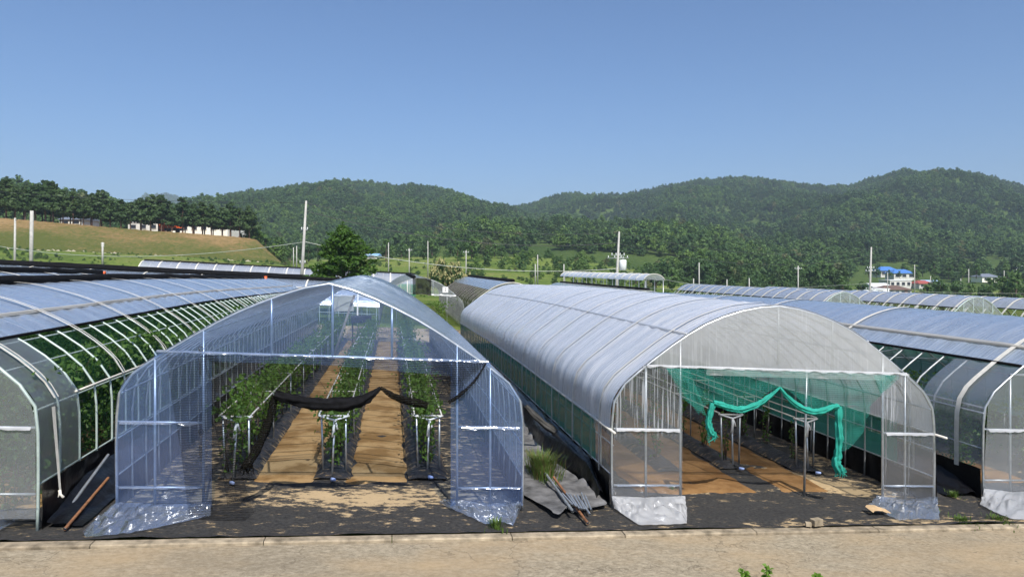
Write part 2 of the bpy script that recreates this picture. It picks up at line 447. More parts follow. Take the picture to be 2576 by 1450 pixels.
# ------------------------------------------------------------------ mesh helpers
class MB:
    def __init__(self):
        self.v = []; self.f = []
    def add(self, vs_, fs_):
        b = len(self.v)
        self.v.extend(vs_)
        self.f.extend([tuple(i + b for i in f) for f in fs_])
        return self
    def box(self, c, s, rz=0.0):
        x, y, z = s[0] / 2, s[1] / 2, s[2] / 2
        cr, sr = math.cos(rz), math.sin(rz)
        vv = []
        for dz in (-z, z):
            for dx, dy in ((-x, -y), (x, -y), (x, y), (-x, y)):
                vv.append((c[0] + dx * cr - dy * sr, c[1] + dx * sr + dy * cr, c[2] + dz))
        return self.add(vv, [(3, 2, 1, 0), (4, 5, 6, 7), (0, 1, 5, 4), (1, 2, 6, 5), (2, 3, 7, 6), (3, 0, 4, 7)])
    def tube(self, pts, r, n=6, cap=True):
        pts = [Vector(p) for p in pts]
        rs = r if isinstance(r, (list, tuple)) else [r] * len(pts)
        vv, ff = [], []
        prev = None
        for i, p in enumerate(pts):
            d = (pts[min(i + 1, len(pts) - 1)] - pts[max(i - 1, 0)])
            if d.length < 1e-9: d = Vector((0, 0, 1))
            d.normalize()
            if prev is None:
                a = Vector((0, 0, 1)) if abs(d.z) < 0.9 else Vector((1, 0, 0))
                u = d.cross(a).normalized()
            else:
                u = (prev - d * prev.dot(d))
                u = u.normalized() if u.length > 1e-6 else d.orthogonal().normalized()
            prev = u
            w = d.cross(u)
            for k in range(n):
                t = 2 * math.pi * k / n
                vv.append(tuple(p + (u * math.cos(t) + w * math.sin(t)) * rs[i]))
        for i in range(len(pts) - 1):
            for k in range(n):
                k2 = (k + 1) % n
                ff.append((i * n + k, i * n + k2, (i + 1) * n + k2, (i + 1) * n + k))
        if cap:
            ff.append(tuple(range(n - 1, -1, -1)))
            b = (len(pts) - 1) * n
            ff.append(tuple(b + k for k in range(n)))
        return self.add(vv, ff)
    def grid(self, fn, nu, nv):
        vv = [tuple(fn(i / nu, j / nv)) for i in range(nu + 1) for j in range(nv + 1)]
        ff = [(i * (nv + 1) + j, (i + 1) * (nv + 1) + j, (i + 1) * (nv + 1) + j + 1, i * (nv + 1) + j + 1) for i in range(nu) for j in range(nv)]
        return self.add(vv, ff)
    def mesh(self, name, mat, smooth=True):
        me = bpy.data.meshes.new(name)
        me.from_pydata(self.v, [], self.f)
        if smooth:
            me.polygons.foreach_set('use_smooth', [True] * len(me.polygons))
        for mm in (mat if isinstance(mat, (list, tuple)) else [mat]):
            me.materials.append(mm)
        me.update()
        return me
    def shift(self, o):
        self.v = [(a - o[0], b - o[1], c_ - o[2]) for a, b, c_ in self.v]
        return self
def link(name, me, parent=None, loc=None):
    o = bpy.data.objects.new(name, me)
    col.objects.link(o)
    if parent is not None: o.parent = parent
    if loc is not None: o.location = loc
    return o
def tag(o, label=None, cat=None, group=None, kind=None):
    if label: o['label'] = label
    if cat: o['category'] = cat
    if group: o['group'] = group
    if kind: o['kind'] = kind
    return o
def thing(name, loc, label, cat, group=None):
    return tag(link(name, None, None, loc), label, cat, group)
def part(name, mb, mat, root, smooth=True):
    """mesh given in world coordinates, parented to an unrotated root"""
    mb.shift(root.location)
    return link(name, mb.mesh(name, mat, smooth), root)
def solo(name, mb, mat, loc, label, cat, group=None, smooth=True):
    mb.shift(loc)
    return tag(link(name, mb.mesh(name, mat, smooth), None, loc), label, cat, group)
def fn3(x, y=0.0, z=0.0):
    return mnoise.noise((x, y, z))
def catmull(pts, n=6):
    out_ = []
    P = [np.array(p, float) for p in pts]
    P = [2 * P[0] - P[1]] + P + [2 * P[-1] - P[-2]]
    for i in range(1, len(P) - 2):
        for k in range(n):
            t = k / n
            out_.append(0.5 * ((2 * P[i]) + (-P[i - 1] + P[i + 1]) * t + (2 * P[i - 1] - 5 * P[i] + 4 * P[i + 1] - P[i + 2]) * t * t + (-P[i - 1] + 3 * P[i] - 3 * P[i + 1] + P[i + 2]) * t ** 3))
    out_.append(P[-2])
    return out_

# ------------------------------------------------------------------ ground
def axis(*segs):
    a = []
    for s0, s1, n in segs:
        a += list(np.linspace(s0, s1, n, endpoint=False))
    return np.array(a + [segs[-1][1]])
gx = axis((-2200, -400, 12), (-400, -90, 26), (-90, 110, 80), (110, 500, 30), (500, 2200, 12))
gy = axis((-400, -20, 8), (-20, 8, 6), (8, 48, 27), (48, 300, 84), (300, 700, 20), (700, 3000, 12))
GX, GY = np.meshgrid(gx, gy, indexing='ij')
GZ = terrain(GX, GY)
# rough ground in the open fields
for i in range(GX.shape[0]):
    for j in range(GX.shape[1]):
        if 60 < GY[i, j] < 420 and abs(GX[i, j]) < 420:
            GZ[i, j] += 0.5 * fn3(GX[i, j] / 17, GY[i, j] / 12) * min(1, (GY[i, j] - 60) / 60)
mb = MB()
ny = len(gy)
mb.v = [(float(a), float(b), float(c_)) for a, b, c_ in zip(GX.ravel(), GY.ravel(), GZ.ravel())]
mb.f = [(i * ny + j, (i + 1) * ny + j, (i + 1) * ny + j + 1, i * ny + j + 1) for i in range(len(gx) - 1) for j in range(ny - 1)]
tag(link('ground', mb.mesh('ground', grass_m)), kind='structure')

def road_y(x):     # line of the kerb, slightly askew to the houses
    return 9.55 + 0.0245 * x
mb = MB()
mb.grid(lambda u, v: ((-40 + 100 * u), (road_y(-40 + 100 * u) - 0.16) * v + (6.4 + 0.02 * (-40 + 100 * u)) * (1 - v), tz(-40 + 100 * u, 8) - 0.055 + 0.01 * fn3(100 * u / 2, v * 3)), 120, 12)
# ground there lies at tz; lift the slab just over it
mb.v = [(x, y, tz(x, y) + 0.012 + 0.006 * fn3(x / 1.7, y / 1.1)) for x, y, z in mb.v]
tag(link('road', mb.mesh('road', road_m)), kind='structure')
kerb = tag(link('kerb', None, None, (0, 9.5, 0)), kind='structure')
xk = -22.0
rr = random.Random(3)
while xk < 42:
    L = rr.choice([2.0, 2.0, 2.6, 1.6])
    xm = xk + L / 2
    mb = MB()
    y_ = road_y(xm); z_ = tz(xm, y_)
    nseg = 6
    for k in range(nseg + 1):
        xx = -L / 2 + 0.006 + (L - 0.012) * k / nseg
        jz = 0.006 * fn3(xm * 3 + k, 1.3); jy = 0.006 * fn3(xm * 2.2 + k, 4.2)
        b = len(mb.v)
        zs = -SL * xx
        mb.v += [(xx, -0.155 + 0.0245 * xx + jy, zs - 0.06), (xx, -0.155 + 0.0245 * xx + jy, zs + 0.040 + jz), (xx, -0.14 + 0.0245 * xx + jy, zs + 0.055 + jz), (xx, 0.0 + 0.0245 * xx, zs + 0.055 + jz), (xx, 0.0 + 0.0245 * xx, zs - 0.06)]
        if k:
            for q in range(4):
                mb.f.append((b - 5 + q, b - 4 + q, b + 1 + q, b + q))
    mb.f.append((0, 1, 2, 3, 4)); b = nseg * 5
    mb.f.append((b + 4, b + 3, b + 2, b + 1, b))
    link('kerb_stone', mb.mesh('kerb_stone', kerb_m, False), kerb, (xm, y_ - 9.5, z_))
    xk += L

# black woven ground cloth under and between the houses
def dirt_at(x, y):
    d = 0.20 + 0.12 * fn3(x * 0.7, y * 0.9)
    d += 0.46 * math.exp(-((y - 11.35) / 0.62) ** 2) * (1 if -2.9 < x < 1.5 else 0.25) * (1 - 0.5 * sstep(0.2, 1.5, abs(x + 0.6)) * 0.4)
    d += 0.22 * math.exp(-((y - 10.9) / 0.35) ** 2) * math.exp(-((x + 0.2) / 0.8) ** 2)
    d += 0.10 * math.exp(-((y - 10.1) / 0.25) ** 2)
    d += 0.28 * math.exp(-((y - (road_y(x) + 0.18)) / 0.14) ** 2) * (1 if x > 5.2 else 0.15)
    d += 0.55 * math.exp(-((y - 12.0 + 0.9 * (x - 7.8)) / 0.55) ** 2) * math.exp(-((x - 7.8) / 0.9) ** 2)
    if 7.4 < x < 9.1 and 11.4 < y < 14: d += 0.16
    if 0.9 < x < 2.2 and y > 12: d += 0.2
    if -3.8 < x < -2.6 and y > 11: d += 0.18
    if y > 37.5: d += 0.35 + 0.2 * fn3(x / 3, y / 3)
    if 8.3 < x < 9.2 and y > 12: d += 0.12
    return float(d)
mb = MB()
mx = axis((-30, -9, 40), (-9, 13, 190), (13, 34, 40))
my = [0.0] + list(np.linspace(0.02, 6.0, 56)) + list(np.linspace(6.3, 37.5, 90))
dirt = []
for x in mx:
    y_b = road_y(x) + 0.01 + 0.03 * fn3(x * 1.1, 7) 
    for t in my:
        y = y_b + t
        z = tz(x, y) + 0.02 + (0.045 * math.exp(-t / 0.25)) + 0.022 * fn3(x * 1.5, y * 2.4) + 0.020 * abs(fn3(x * 2.6 + y, y * 3.3, 2.0)) + 0.010 * fn3(x * 5.1, y * 7.3, 2.0)
        mb.v.append((x, y, z))
        dirt.append(dirt_at(x, y))
nmy = len(my)
mb.f = [(i * nmy + j, (i + 1) * nmy + j, (i + 1) * nmy + j + 1, i * nmy + j + 1) for i in range(len(mx) - 1) for j in range(nmy - 1)]
me = mb.mesh('ground_cloth', matcloth)
at_ = me.attributes.new('dirt', 'FLOAT', 'POINT')
at_.data.foreach_set('value', dirt)
tag(link('ground_cloth', me), kind='structure')

def strip(name, x0, x1, y0, y1, mat, lift=0.045, rag=0.06, seed=0):
    mb = MB()
    nx, ny_ = 14, int((y1 - y0) / 0.16)
    for j in range(ny_ + 1):
        y = y0 + (y1 - y0) * j / ny_
        a = x0 + rag * fn3(y * 1.7, seed); b = x1 + rag * fn3(y * 1.9, seed + 5)
        for i in range(nx + 1):
            u = i / nx
            x = a + (b - a) * u
            e = min(u, 1 - u) * 2
            yy = y + (0.12 * fn3(x * 1.6, seed + 2) if j == 0 else 0)
            z = tz(x, y) + lift + 0.018 * fn3(x * 3, y * 2.2, seed) - 0.05 * (1 - min(1, e * 6)) + (-0.05 if j == 0 else 0)
            mb.v.append((x, yy, z))
    k = nx + 1
    mb.f = [(j * k + i, j * k + i + 1, (j + 1) * k + i + 1, (j + 1) * k + i) for j in range(ny_) for i in range(nx)]
    return tag(link(name, mb.mesh(name, mat)), kind='structure')
strip('soil_path', -2.30, -1.22, 11.85, 37, soil, 0.045, 0.12, 1)
strip('soil_path', -0.74, 0.30, 11.85, 37, soil, 0.045, 0.12, 2)
strip('soil_path', 4.0, 6.35, 11.35, 35, soil_shaded, 0.045, 0.12, 3)
strip('soil_path', 6.75, 7.75, 11.40, 35, soil_shaded, 0.040, 0.1, 4)
strip('soil_path', -9.6, -7.4, 10.6, 42, soil, 0.04, 0.1, 5)
strip('soil_path', -6.9, -4.7, 10.6, 42, soil, 0.04, 0.1, 6)
strip('soil_path', 11.0, 12.6, 12.0, 40, soil_shaded, 0.04, 0.1, 8)

# mulched planting beds: wrinkled black film over a low ridge
mulch_m = dirtmat('wrinkled_mulch_film', (0.012, 0.012, 0.014), (0.045, 0.045, 0.048), (0.40, 0.27, 0.13), 0.45, 4.0, (1, 3, 1))
def bed(xc, hw, y0, y1, hgt, label, seed):
    mb = MB(); dd = []
    nx = 12; ny_ = int((y1 - y0) / 0.07)
    for j in range(ny_ + 1):
        y = y0 + (y1 - y0) * j / ny_
        w = hw * (1 + 0.10 * fn3(y * 2.1, seed))
        for i in range(nx + 1):
            u = -1 + 2 * i / nx
            x = xc + w * u
            h = hgt * (1 - abs(u) ** 2.6) * min(1, (y - y0) / 0.3 + 0.15)
            h += 0.030 * fn3(x * 5, y * 7, seed) * (1 - u * u * 0.6) + 0.016 * math.sin(y * 15 + 3 * fn3(y, seed)) * (1 - u * u)
            mb.v.append((x, y, tz(x, y) + 0.045 + h))
            dd.append(0.26 + 0.20 * abs(u) ** 3)
    k = nx + 1
    mb.f = [(j * k + i, j * k + i + 1, (j + 1) * k + i + 1, (j + 1) * k + i) for j in range(ny_) for i in range(nx)]
    loc = (xc, y0, tz(xc, y0))
    mb.shift(loc)
    me = mb.mesh('mulched_bed', mulch_m)
    a = me.attributes.new('dirt', 'FLOAT', 'POINT'); a.data.foreach_set('value', dd)
    tag(link('mulched_bed', me, None, loc), label, 'planting bed', 'planting beds')
bed(-2.48, 0.30, 12.1, 37, 0.13, 'black film planting bed along the left trellis of the blue-fronted house', 1)
bed(-0.98, 0.29, 12.1, 37, 0.13, 'black film planting bed between the two sandy paths', 2)
bed(0.60, 0.34, 12.1, 37, 0.13, 'black film planting bed along the right trellis of the blue-fronted house', 3)
bed(5.15, 0.26, 12.6, 35, 0.11, 'black film planting bed behind the left front panel of the green-net house', 4)
bed(6.55, 0.26, 12.9, 35, 0.11, 'black film planting bed in the middle of the green-net house', 5)
bed(8.02, 0.28, 12.6, 35, 0.11, 'black film planting bed at the right side of the green-net house', 6)

# ------------------------------------------------------------------ greenhouse builder
HALF = [(2.85, 0.0), (2.86, 0.7), (2.85, 1.45), (2.80, 1.75), (2.63, 2.00), (2.27, 2.30), (1.80, 2.66), (1.30, 2.98), (0.80, 3.19), (0.38, 3.30), (0.0, 3.345)]
HALF_PEAK = [(2.85, 0.0), (2.86, 0.7), (2.85, 1.45), (2.79, 1.76), (2.60, 2.00), (2.25, 2.25), (1.78, 2.56), (1.30, 2.85), (0.80, 3.09), (0.36, 3.26), (0.0, 3.345)]
HALF_FLAT = [(2.85, 0.0), (2.86, 0.7), (2.85, 1.42), (2.79, 1.68), (2.60, 1.92), (2.25, 2.20), (1.80, 2.45), (1.30, 2.65), (0.80, 2.78), (0.38, 2.86), (0.0, 2.88)]
def make_profile(w=1.0, hs=1.0, peak=False):
    hp = [tuple(p) for p in catmull({True: HALF_PEAK, False: HALF, 'flat': HALF_FLAT}[peak], 5)]
    hp = [(a * w, b * hs) for a, b in hp]
    full = [(-a, b) for a, b in hp] + [(a, b) for a, b in hp[::-1][1:]]
    P = np.array(full)
    s = np.concatenate([[0], np.cumsum(np.hypot(*np.diff(P, axis=0).T))])
    return P, s
class House:
    def __init__(self, name, label, origin, V, length, w=1.0, hs=1.0, rib=0.6, group='arched plastic greenhouses', peak=False):
        self.o = origin; self.V = V; self.U = (V[1], -V[0]) if V[1] > 0.5 else (0.0, -1.0) if V[0] > 0.5 else (0, 1)
        self.L = length; self.w = w; self.hs = hs; self.rib = rib
        self.P, self.s = make_profile(w, hs, peak)
        self.S = self.s[-1]
        self.root = thing(name, (origin[0], origin[1], tz(*origin)), label, 'greenhouse', group)
    def xy(self, u, v):
        return (self.o[0] + u * self.U[0] + v * self.V[0], self.o[1] + u * self.U[1] + v * self.V[1])
    def pt(self, u, v, h):
        x, y = self.xy(u, v)
        return (x, y, tz(x, y) + h)
    def s_of(self, h, side):
        n = len(self.s) // 2
        hh = self.P[:n + 1, 1]
        s0 = float(np.interp(h * self.hs, hh, self.s[:n + 1]))
        return s0 if side < 0 else self.S - s0
    def h_at(self, u):
        n = len(self.s) // 2
        return float(np.interp(-abs(u), self.P[:n + 1, 0][6:], self.P[:n + 1, 1][6:]))
    def prof(self, s, off=0.0):
        u = float(np.interp(s, self.s, self.P[:, 0])); h = float(np.interp(s, self.s, self.P[:, 1]))
        e = 0.03
        du = float(np.interp(min(s + e, self.S), self.s, self.P[:, 0]) - np.interp(max(s - e, 0), self.s, self.P[:, 0]))
        dh = float(np.interp(min(s + e, self.S), self.s, self.P[:, 1]) - np.interp(max(s - e, 0), self.s, self.P[:, 1]))
        l = math.hypot(du, dh) or 1
        return u - dh / l * off, h + du / l * off
    def shell(self, name, s0, s1, v0, v1, mat, off=0.022, sag=0.012, ns=26, dv=0.15, wr=0.006, edge=0.0):
        mb = MB()
        nv = max(2, int(round((v1 - v0) / dv)))
        seed = hash((name, round(s0, 2))) % 50
        for j in range(nv + 1):
            v = v0 + (v1 - v0) * j / nv
            sg = sag * (abs(math.sin(math.pi * v / self.rib)) ** 1.5)
            for i in range(ns + 1):
                s = s0 + (s1 - s0) * i / ns
                if edge and i == 0: s += edge * fn3(v * 1.3, seed)
                if edge and i == ns: s += edge * fn3(v * 1.3, seed + 9)
                o = off - sg + wr * fn3(s * 1.2 + 0.6 * v, v * 5, seed) * (0.4 + 1.2 * abs(fn3(s * 0.7, v * 0.5, seed + 7))) + wr * 0.5 * fn3(s * 4, v * 9, seed + 3)
                u, h = self.prof(s, o)
                mb.v.append(self.pt(u, v, h))
        k = ns + 1
        mb.f = [(j * k + i, j * k + i + 1, (j + 1) * k + i + 1, (j + 1) * k + i) for j in range(nv) for i in range(ns)]
        return part(name, mb, mat, self.root)
    def ribs(self, mat, r=0.016, every=1, v0=0.0, v1=None, n=5, name='rib', off=0.0, s0=0.0, s1=None, step=None):
        v1 = self.L if v1 is None else v1
        s1 = self.S if s1 is None else s1
        a = self.xy(-1, 0); b = self.xy(1, 0)
        sl = (tz(*b) - tz(*a)) / 2
        mb = MB()
        pts = []
        ns = 30
        for i in range(ns + 1):
            u, h = self.prof(s0 + (s1 - s0) * i / ns, off)
            pts.append((u * self.U[0], u * self.U[1], h + sl * u))
        mb.tube(pts, r, n)
        me = mb.mesh(name, mat)
        st = step or self.rib * every
        v = v0
        while v <= v1 + 1e-6:
            x, y = self.xy(0, v)
            link(name, me, self.root, (x - self.root.location.x, y - self.root.location.y, tz(x, y) - self.root.location.z))
            v += st
    def straps(self, mat, vs_, s0, s1, width=0.06, off=0.045, name='strap', lean=0.0):
        ns = 34
        a = self.xy(-1, 0); b = self.xy(1, 0)
        sl = (tz(*b) - tz(*a)) / 2
        mb = MB()
        for i in range(ns + 1):
            s = s0 + (s1 - s0) * i / ns
            for q in (-1, 1):
                u, h = self.prof(s, off)
                vv = q * width / 2 + lean * (i / ns - 0.5)
                mb.v.append((u * self.U[0] + vv * self.V[0], u * self.U[1] + vv * self.V[1], h + sl * u))
            if i:
                mb.f.append((2 * i - 2, 2 * i - 1, 2 * i + 1, 2 * i))
        me = mb.mesh(name, mat)
        for v in vs_:
            x, y = self.xy(0, v)
            link(name, me, self.root, (x - self.root.location.x, y - self.root.location.y, tz(x, y) - self.root.location.z))
    def longpipe(self, s, r, mat, v0=0.0, v1=None, off=-0.03, name='purlin', n=5, wob=0.0):
        v1 = self.L if v1 is None else v1
        k = max(2, int((v1 - v0) / 0.8))
        mb = MB(); pts = []
        for i in range(k + 1):
            v = v0 + (v1 - v0) * i / k
            u, h = self.prof(s, off + wob * fn3(v * 0.9, s))
            pts.append(self.pt(u, v, h + wob * 0.5 * fn3(v * 0.7, s + 4)))
        mb.tube(pts, r, n)
        return part(name, mb, mat, self.root)
    def bar(self, u0, h0, u1, h1, mat, r=0.018, v=0.0, name='door_post', n=6):
        mb = MB().tube([self.pt(u0, v, h0), self.pt((u0 + u1) / 2, v, (h0 + h1) / 2), self.pt(u1, v, h1)], r, n)
        return part(name, mb, mat, self.root)
    def sheet(self, u0, u1, hlo, hhi, mat, name, v=-0.03, nu=16, nh=16, wr=0.01, flare=0.0):
        """front sheet; hlo / hhi are functions of u or numbers"""
        mb = MB()
        sd = hash((name, round(u0, 2))) % 40
        for i in range(nu + 1):
            u = u0 + (u1 - u0) * i / nu
            a = hlo(u) if callable(hlo) else hlo
            b = hhi(u) if callable(hhi) else hhi
            for j in range(nh + 1):
                t = j / nh
                h = a + (b - a) * t
                vv = v + wr * fn3(u * 2.5, h * 1.3, sd) + wr * 0.6 * fn3(u * 7, h * 2, sd + 2)
                mb.v.append(self.pt(u, vv, h))
        k = nh + 1
        mb.f = [(i * k + j, (i + 1) * k + j, (i + 1) * k + j + 1, i * k + j + 1) for i in range(nu) for j in range(nh)]
        return part(name, mb, mat, self.root)
    def ruffle(self, u0, u1, h, mat, v=-0.05, wd=0.055, name='film_fold'):
        mb = MB()
        n = max(8, int(abs(u1 - u0) / 0.05))
        sd = hash((round(u0, 2), round(h, 2))) % 60
        for i in range(n + 1):
            u = u0 + (u1 - u0) * i / n
            for j in range(4):
                t = j / 3
                w = wd * (0.7 + 0.7 * fn3(u * 6, sd))
                mb.v.append(self.pt(u + 0.01 * fn3(u * 9, j, sd), v - 0.03 * abs(fn3(u * 11, j * 0.7, sd)) * t * 2 - 0.012 * t, h - w * t + 0.02))
        mb.f = [(i * 4 + j, (i + 1) * 4 + j, (i + 1) * 4 + j + 1, i * 4 + j + 1) for i in range(n) for j in range(3)]
        return part(name, mb, mat, self.root)

def apron(root, top, bot, mat, name='film_apron', nu=48, nv=16, amp=0.05, seed=0):
    """crumpled loose film between two polylines of world points"""
    def pl(pts, t):
        L = [0.0]
        for a, b in zip(pts, pts[1:]): L.append(L[-1] + (Vector(b) - Vector(a)).length)
        d = t * L[-1]
        for k in range(len(pts) - 1):
            if d <= L[k + 1] + 1e-9:
                q = (d - L[k]) / max(1e-9, L[k + 1] - L[k])
                return Vector(pts[k]).lerp(Vector(pts[k + 1]), q)
        return Vector(pts[-1])
    mb = MB()
    for i in range(nu + 1):
        a = pl(top, i / nu); b = pl(bot, i / nu)
        for j in range(nv + 1):
            t = j / nv
            p_ = a.lerp(b, t)
            p_.z = a.z * (1 - t) ** 1.8 + b.z * (1 - (1 - t) ** 1.8)
            e = math.sin(math.pi * min(1, t * 1.0)) * 0.85 + 0.15
            cr = 1.3 * abs(fn3(i * 0.21 + seed, j * 0.19)) + 0.45 * abs(fn3(i * 0.4, j * 0.36 + seed)) + 0.06 * fn3(i * 1.1, j * 1.0, seed)
            p_.z += amp * e * cr + 0.004
            p_.y += amp * 0.5 * e * fn3(i * 0.5, j * 0.5, seed + 3)
            g = tz(p_.x, p_.y) + 0.05
            if p_.y < road_y(p_.x): g = tz(p_.x, p_.y) + 0.12
            p_.z = max(p_.z, g + 0.004 + 0.01 * cr)
            mb.v.append(tuple(p_))
    k = nv + 1
    mb.f = [(i * k + j, (i + 1) * k + j, (i + 1) * k + j + 1, i * k + j + 1) for i in range(nu) for j in range(nv)]
    return part(name, mb, mat, root)
def gpts(L, lift=0.06):
    o_ = []
    for px, py in L:
        g = ground(px, py)
        o_.append((g[0], g[1], g[2] + lift))
    return o_

HD = 2.26   # door header height
MID, LOW = 1.27, 0.36

def common_frame(h, rib_mat, rr_=0.016, purl=(1.7, 2.6, None)):
    h.ribs(rib_mat, rr_)
    for q in purl if h.P[:, 1].max() > 2.95 else (1.55, 2.3, None):
        if q is None:
            h.longpipe(h.S / 2, 0.016, rib_mat)
        else:
            for sd in (-1, 1): h.longpipe(h.s_of(q, sd), 0.014, rib_mat)

# ---------------------------------------------------------------- house B: clear blue front, black door net
B = House('greenhouse', 'clear blue-fronted greenhouse with a black net swagged in its doorway', (-0.90, 10.60), (0, 1), 27.0, 1.0, 0.99, peak=True)
common_frame(B, steel)
B.ribs(steel, 0.022, v0=0, v1=0, name='front_arch')
B.shell('roof_film', B.s_of(0.5, -1), B.s_of(0.5, 1), 0.0, 27.0, film_br, 0.024, 0.010, 40, 0.15, 0.008)
B.straps(film_s, [0.10, 0.28], B.s_of(1.2, -1), B.s_of(1.2, 1), 0.10, 0.036, 'film_clip')
for sd in (-1, 1):
    B.shell('skirting', *sorted((B.s_of(0.0, sd), B.s_of(0.50, sd))), 0.05, 27.0, blackfilm, 0.035, 0.02, 4, 0.2, 0.02)
    B.longpipe(B.s_of(0.52, sd), 0.012, steel, off=0.0, name='side_rail')
    B.longpipe(B.s_of(1.05, sd), 0.012, steel, off=-0.02, name='side_rail')
JL, JR = -1.72, 1.86
POSTS_B = [(-2.36, 0.0, 1.0), (-1.72, 0.0, 1.0), (1.86, 0.0, 1.0), (2.36, 0.0, 1.0)]
for u, a, b in POSTS_B:
    B.bar(u, 0.0, u, min(HD if abs(u) > 2.3 else 9, B.h_at(u)), steel, 0.02)
for u in (-0.80, 0.05, 0.90):
    B.bar(u, HD, u, B.h_at(u), steel, 0.020, name='gable_post')
B.bar(-2.33, HD, 2.33, HD, steel, 0.022, name='header_bar')
for a, b in ((-2.85, JL), (JR, 2.83)):
    for hh in (MID, LOW): B.bar(a, hh, b, hh, steel, 0.017, name='cross_bar')
B.bar(0.05, HD - 0.02, 0.35, HD + 0.9, plain('timber', (0.30, 0.24, 0.17), 0.8), 0.02, 0.2, 'brace')
B.sheet(-2.36, 2.36, HD, B.h_at, film_b, 'gable_film', -0.035, 40, 10, 0.012)
B.sheet(-1.60, 1.78, lambda u: HD - 0.12 - 0.06 * max(0, u), HD, film_b, 'header_flap', -0.045, 30, 4, 0.014)
B.sheet(-2.86, -1.60, lambda u: 0.10, lambda u: min(HD, B.h_at(u)), film_b, 'front_film', -0.04, 20, 24, 0.014)
B.sheet(1.76, 2.85, lambda u: 0.10, lambda u: min(HD, B.h_at(u)), film_b, 'front_film', -0.04, 18, 24, 0.014)
for a, b in ((-2.8, -1.78), (1.92, 2.8)):
    B.ruffle(a, b, MID, film_s); B.ruffle(a, b, LOW, film_s, wd=0.03)
B.ruffle(-2.33, 2.33, HD, film_s, wd=0.04)
apron(B.root, [B.pt(-2.86, -0.05, 0.16), B.pt(-2.3, -0.06, 0.14), B.pt(-1.62, -0.05, 0.14)], gpts([(207, 1350), (216, 1363), (330, 1352), (430, 1330), (530, 1308)]), film_s, amp=0.10, seed=1)
apron(B.root, [B.pt(1.74, -0.05, 0.20), B.pt(2.3, -0.06, 0.14), B.pt(2.86, -0.04, 0.14)], gpts([(1100, 1272), (1150, 1296), (1222, 1329), (1262, 1322), (1290, 1333), (1311, 1285)]), film_s, amp=0.10, seed=2)
# printed mark that runs down the film beside the left jamb
def text_part(txt, size, mat, root, loc, rot, name='printed_text', ext=0.0):
    cu = bpy.data.curves.new(name, 'FONT')
    cu.body = txt; cu.size = size; cu.extrude = ext; cu.align_x = 'CENTER'; cu.align_y = 'CENTER'
    ob = bpy.data.objects.new('tmp', cu)
    col.objects.link(ob)
    bpy.context.view_layer.update()
    me = bpy.data.meshes.new_from_object(ob.evaluated_get(bpy.context.evaluated_depsgraph_get()))
    bpy.data.objects.remove(ob)
    me.materials.clear(); me.materials.append(mat)
    o = link(name, me, root, (loc[0] - root.location.x, loc[1] - root.location.y, loc[2] - root.location.z))
    o.rotation_euler = rot
    return o
for hh in (HD - 0.12, 0.98):
    text_part('O', 0.10, printblack, B.root, B.pt(-1.74, -0.075, hh + 0.18), (R(90), R(90), 0), 'printed_ring')
    text_part('master', 0.085, printblack, B.root, B.pt(-1.74, -0.075, hh - 0.08), (R(90), R(90), 0))

# ---------------------------------------------------------------- house C: milky film, green net
C = House('greenhouse', 'milky misted greenhouse with green netting swagged in its doorway', (6.27, 10.75), (0, 1), 25.0, 1.0, 0.985)
common_frame(C, steel)
C.ribs(steel, 0.022, v0=0, v1=0, name='front_arch')
C.shell('roof_film', C.s_of(1.25, -1), C.s_of(1.25, 1), 0.0, 25.0, film_c, 0.030, 0.016, 48, 0.075, 0.018, 0.03)
for sd in (-1, 1):
    C.shell('side_net', *sorted((C.s_of(0.50, sd), C.s_of(1.27, sd))), 0.9, 25.0, net_side, 0.012, 0.01, 6, 0.3, 0.006)
    C.shell('side_film', *sorted((C.s_of(0.45, sd), C.s_of(1.30, sd))), 0.0, 1.0, film_cp, 0.016, 0.012, 6, 0.12, 0.012)
    C.shell('skirting', *sorted((C.s_of(0.0, sd), C.s_of(0.52, sd))), 0.0, 25.0, blackfilm, 0.045, 0.03, 6, 0.15, 0.035)
    C.longpipe(C.s_of(1.25, sd), 0.022, tape, v0=-0.25, off=0.03, name='roll_pipe', wob=0.01)
    C.longpipe(C.s_of(0.52, sd), 0.014, steel, off=0.0, name='side_rail')
    C.longpipe(C.s_of(1.0, sd), 0.012, steel, off=-0.02, name='side_rail')
    C.longpipe(C.s_of(2.80, sd), 0.018, film_sw, off=0.03, name='seam_strip', wob=0.012)
C.straps(tape, np.arange(0.55, 24.5, 1.75), C.s_of(0.45, -1), C.s_of(0.45, 1), 0.055, 0.05)
CJL, CJR = -1.72, 1.88
for u in (-2.30, CJL, CJR, 2.30):
    C.bar(u, 0.0, u, min(HD if abs(u) > 2.2 else 9, C.h_at(u)), steel, 0.02)
for u in (-0.02, 0.95): C.bar(u, HD, u, C.h_at(u), steel_d, 0.018, name='gable_post')
C.bar(-2.3, HD, 2.33, HD, steel, 0.022, name='header_bar')
for a, b in ((-2.83, CJL), (CJR, 2.85)):
    for hh in (MID - 0.02, LOW): C.bar(a, hh, b, hh, steel, 0.017, name='cross_bar')
C.bar(0.75, 0.0, 0.80, HD, steel, 0.02, 0.5, 'prop_post')
C.sheet(-2.36, 2.36, HD, C.h_at, film_cg, 'gable_film', -0.035, 40, 10, 0.010)
C.sheet(-1.30, 1.88, HD - 0.12, HD, film_cg, 'header_flap', -0.05, 30, 4, 0.02)
C.sheet(-2.86, CJL + 0.02, lambda u: 0.10, lambda u: min(HD, C.h_at(u)), film_cp, 'front_film', -0.04, 20, 24, 0.012)
C.sheet(CJR - 0.05, 2.86, lambda u: 0.10, lambda u: min(HD, C.h_at(u)), film_cp, 'front_film', -0.04, 18, 24, 0.012)
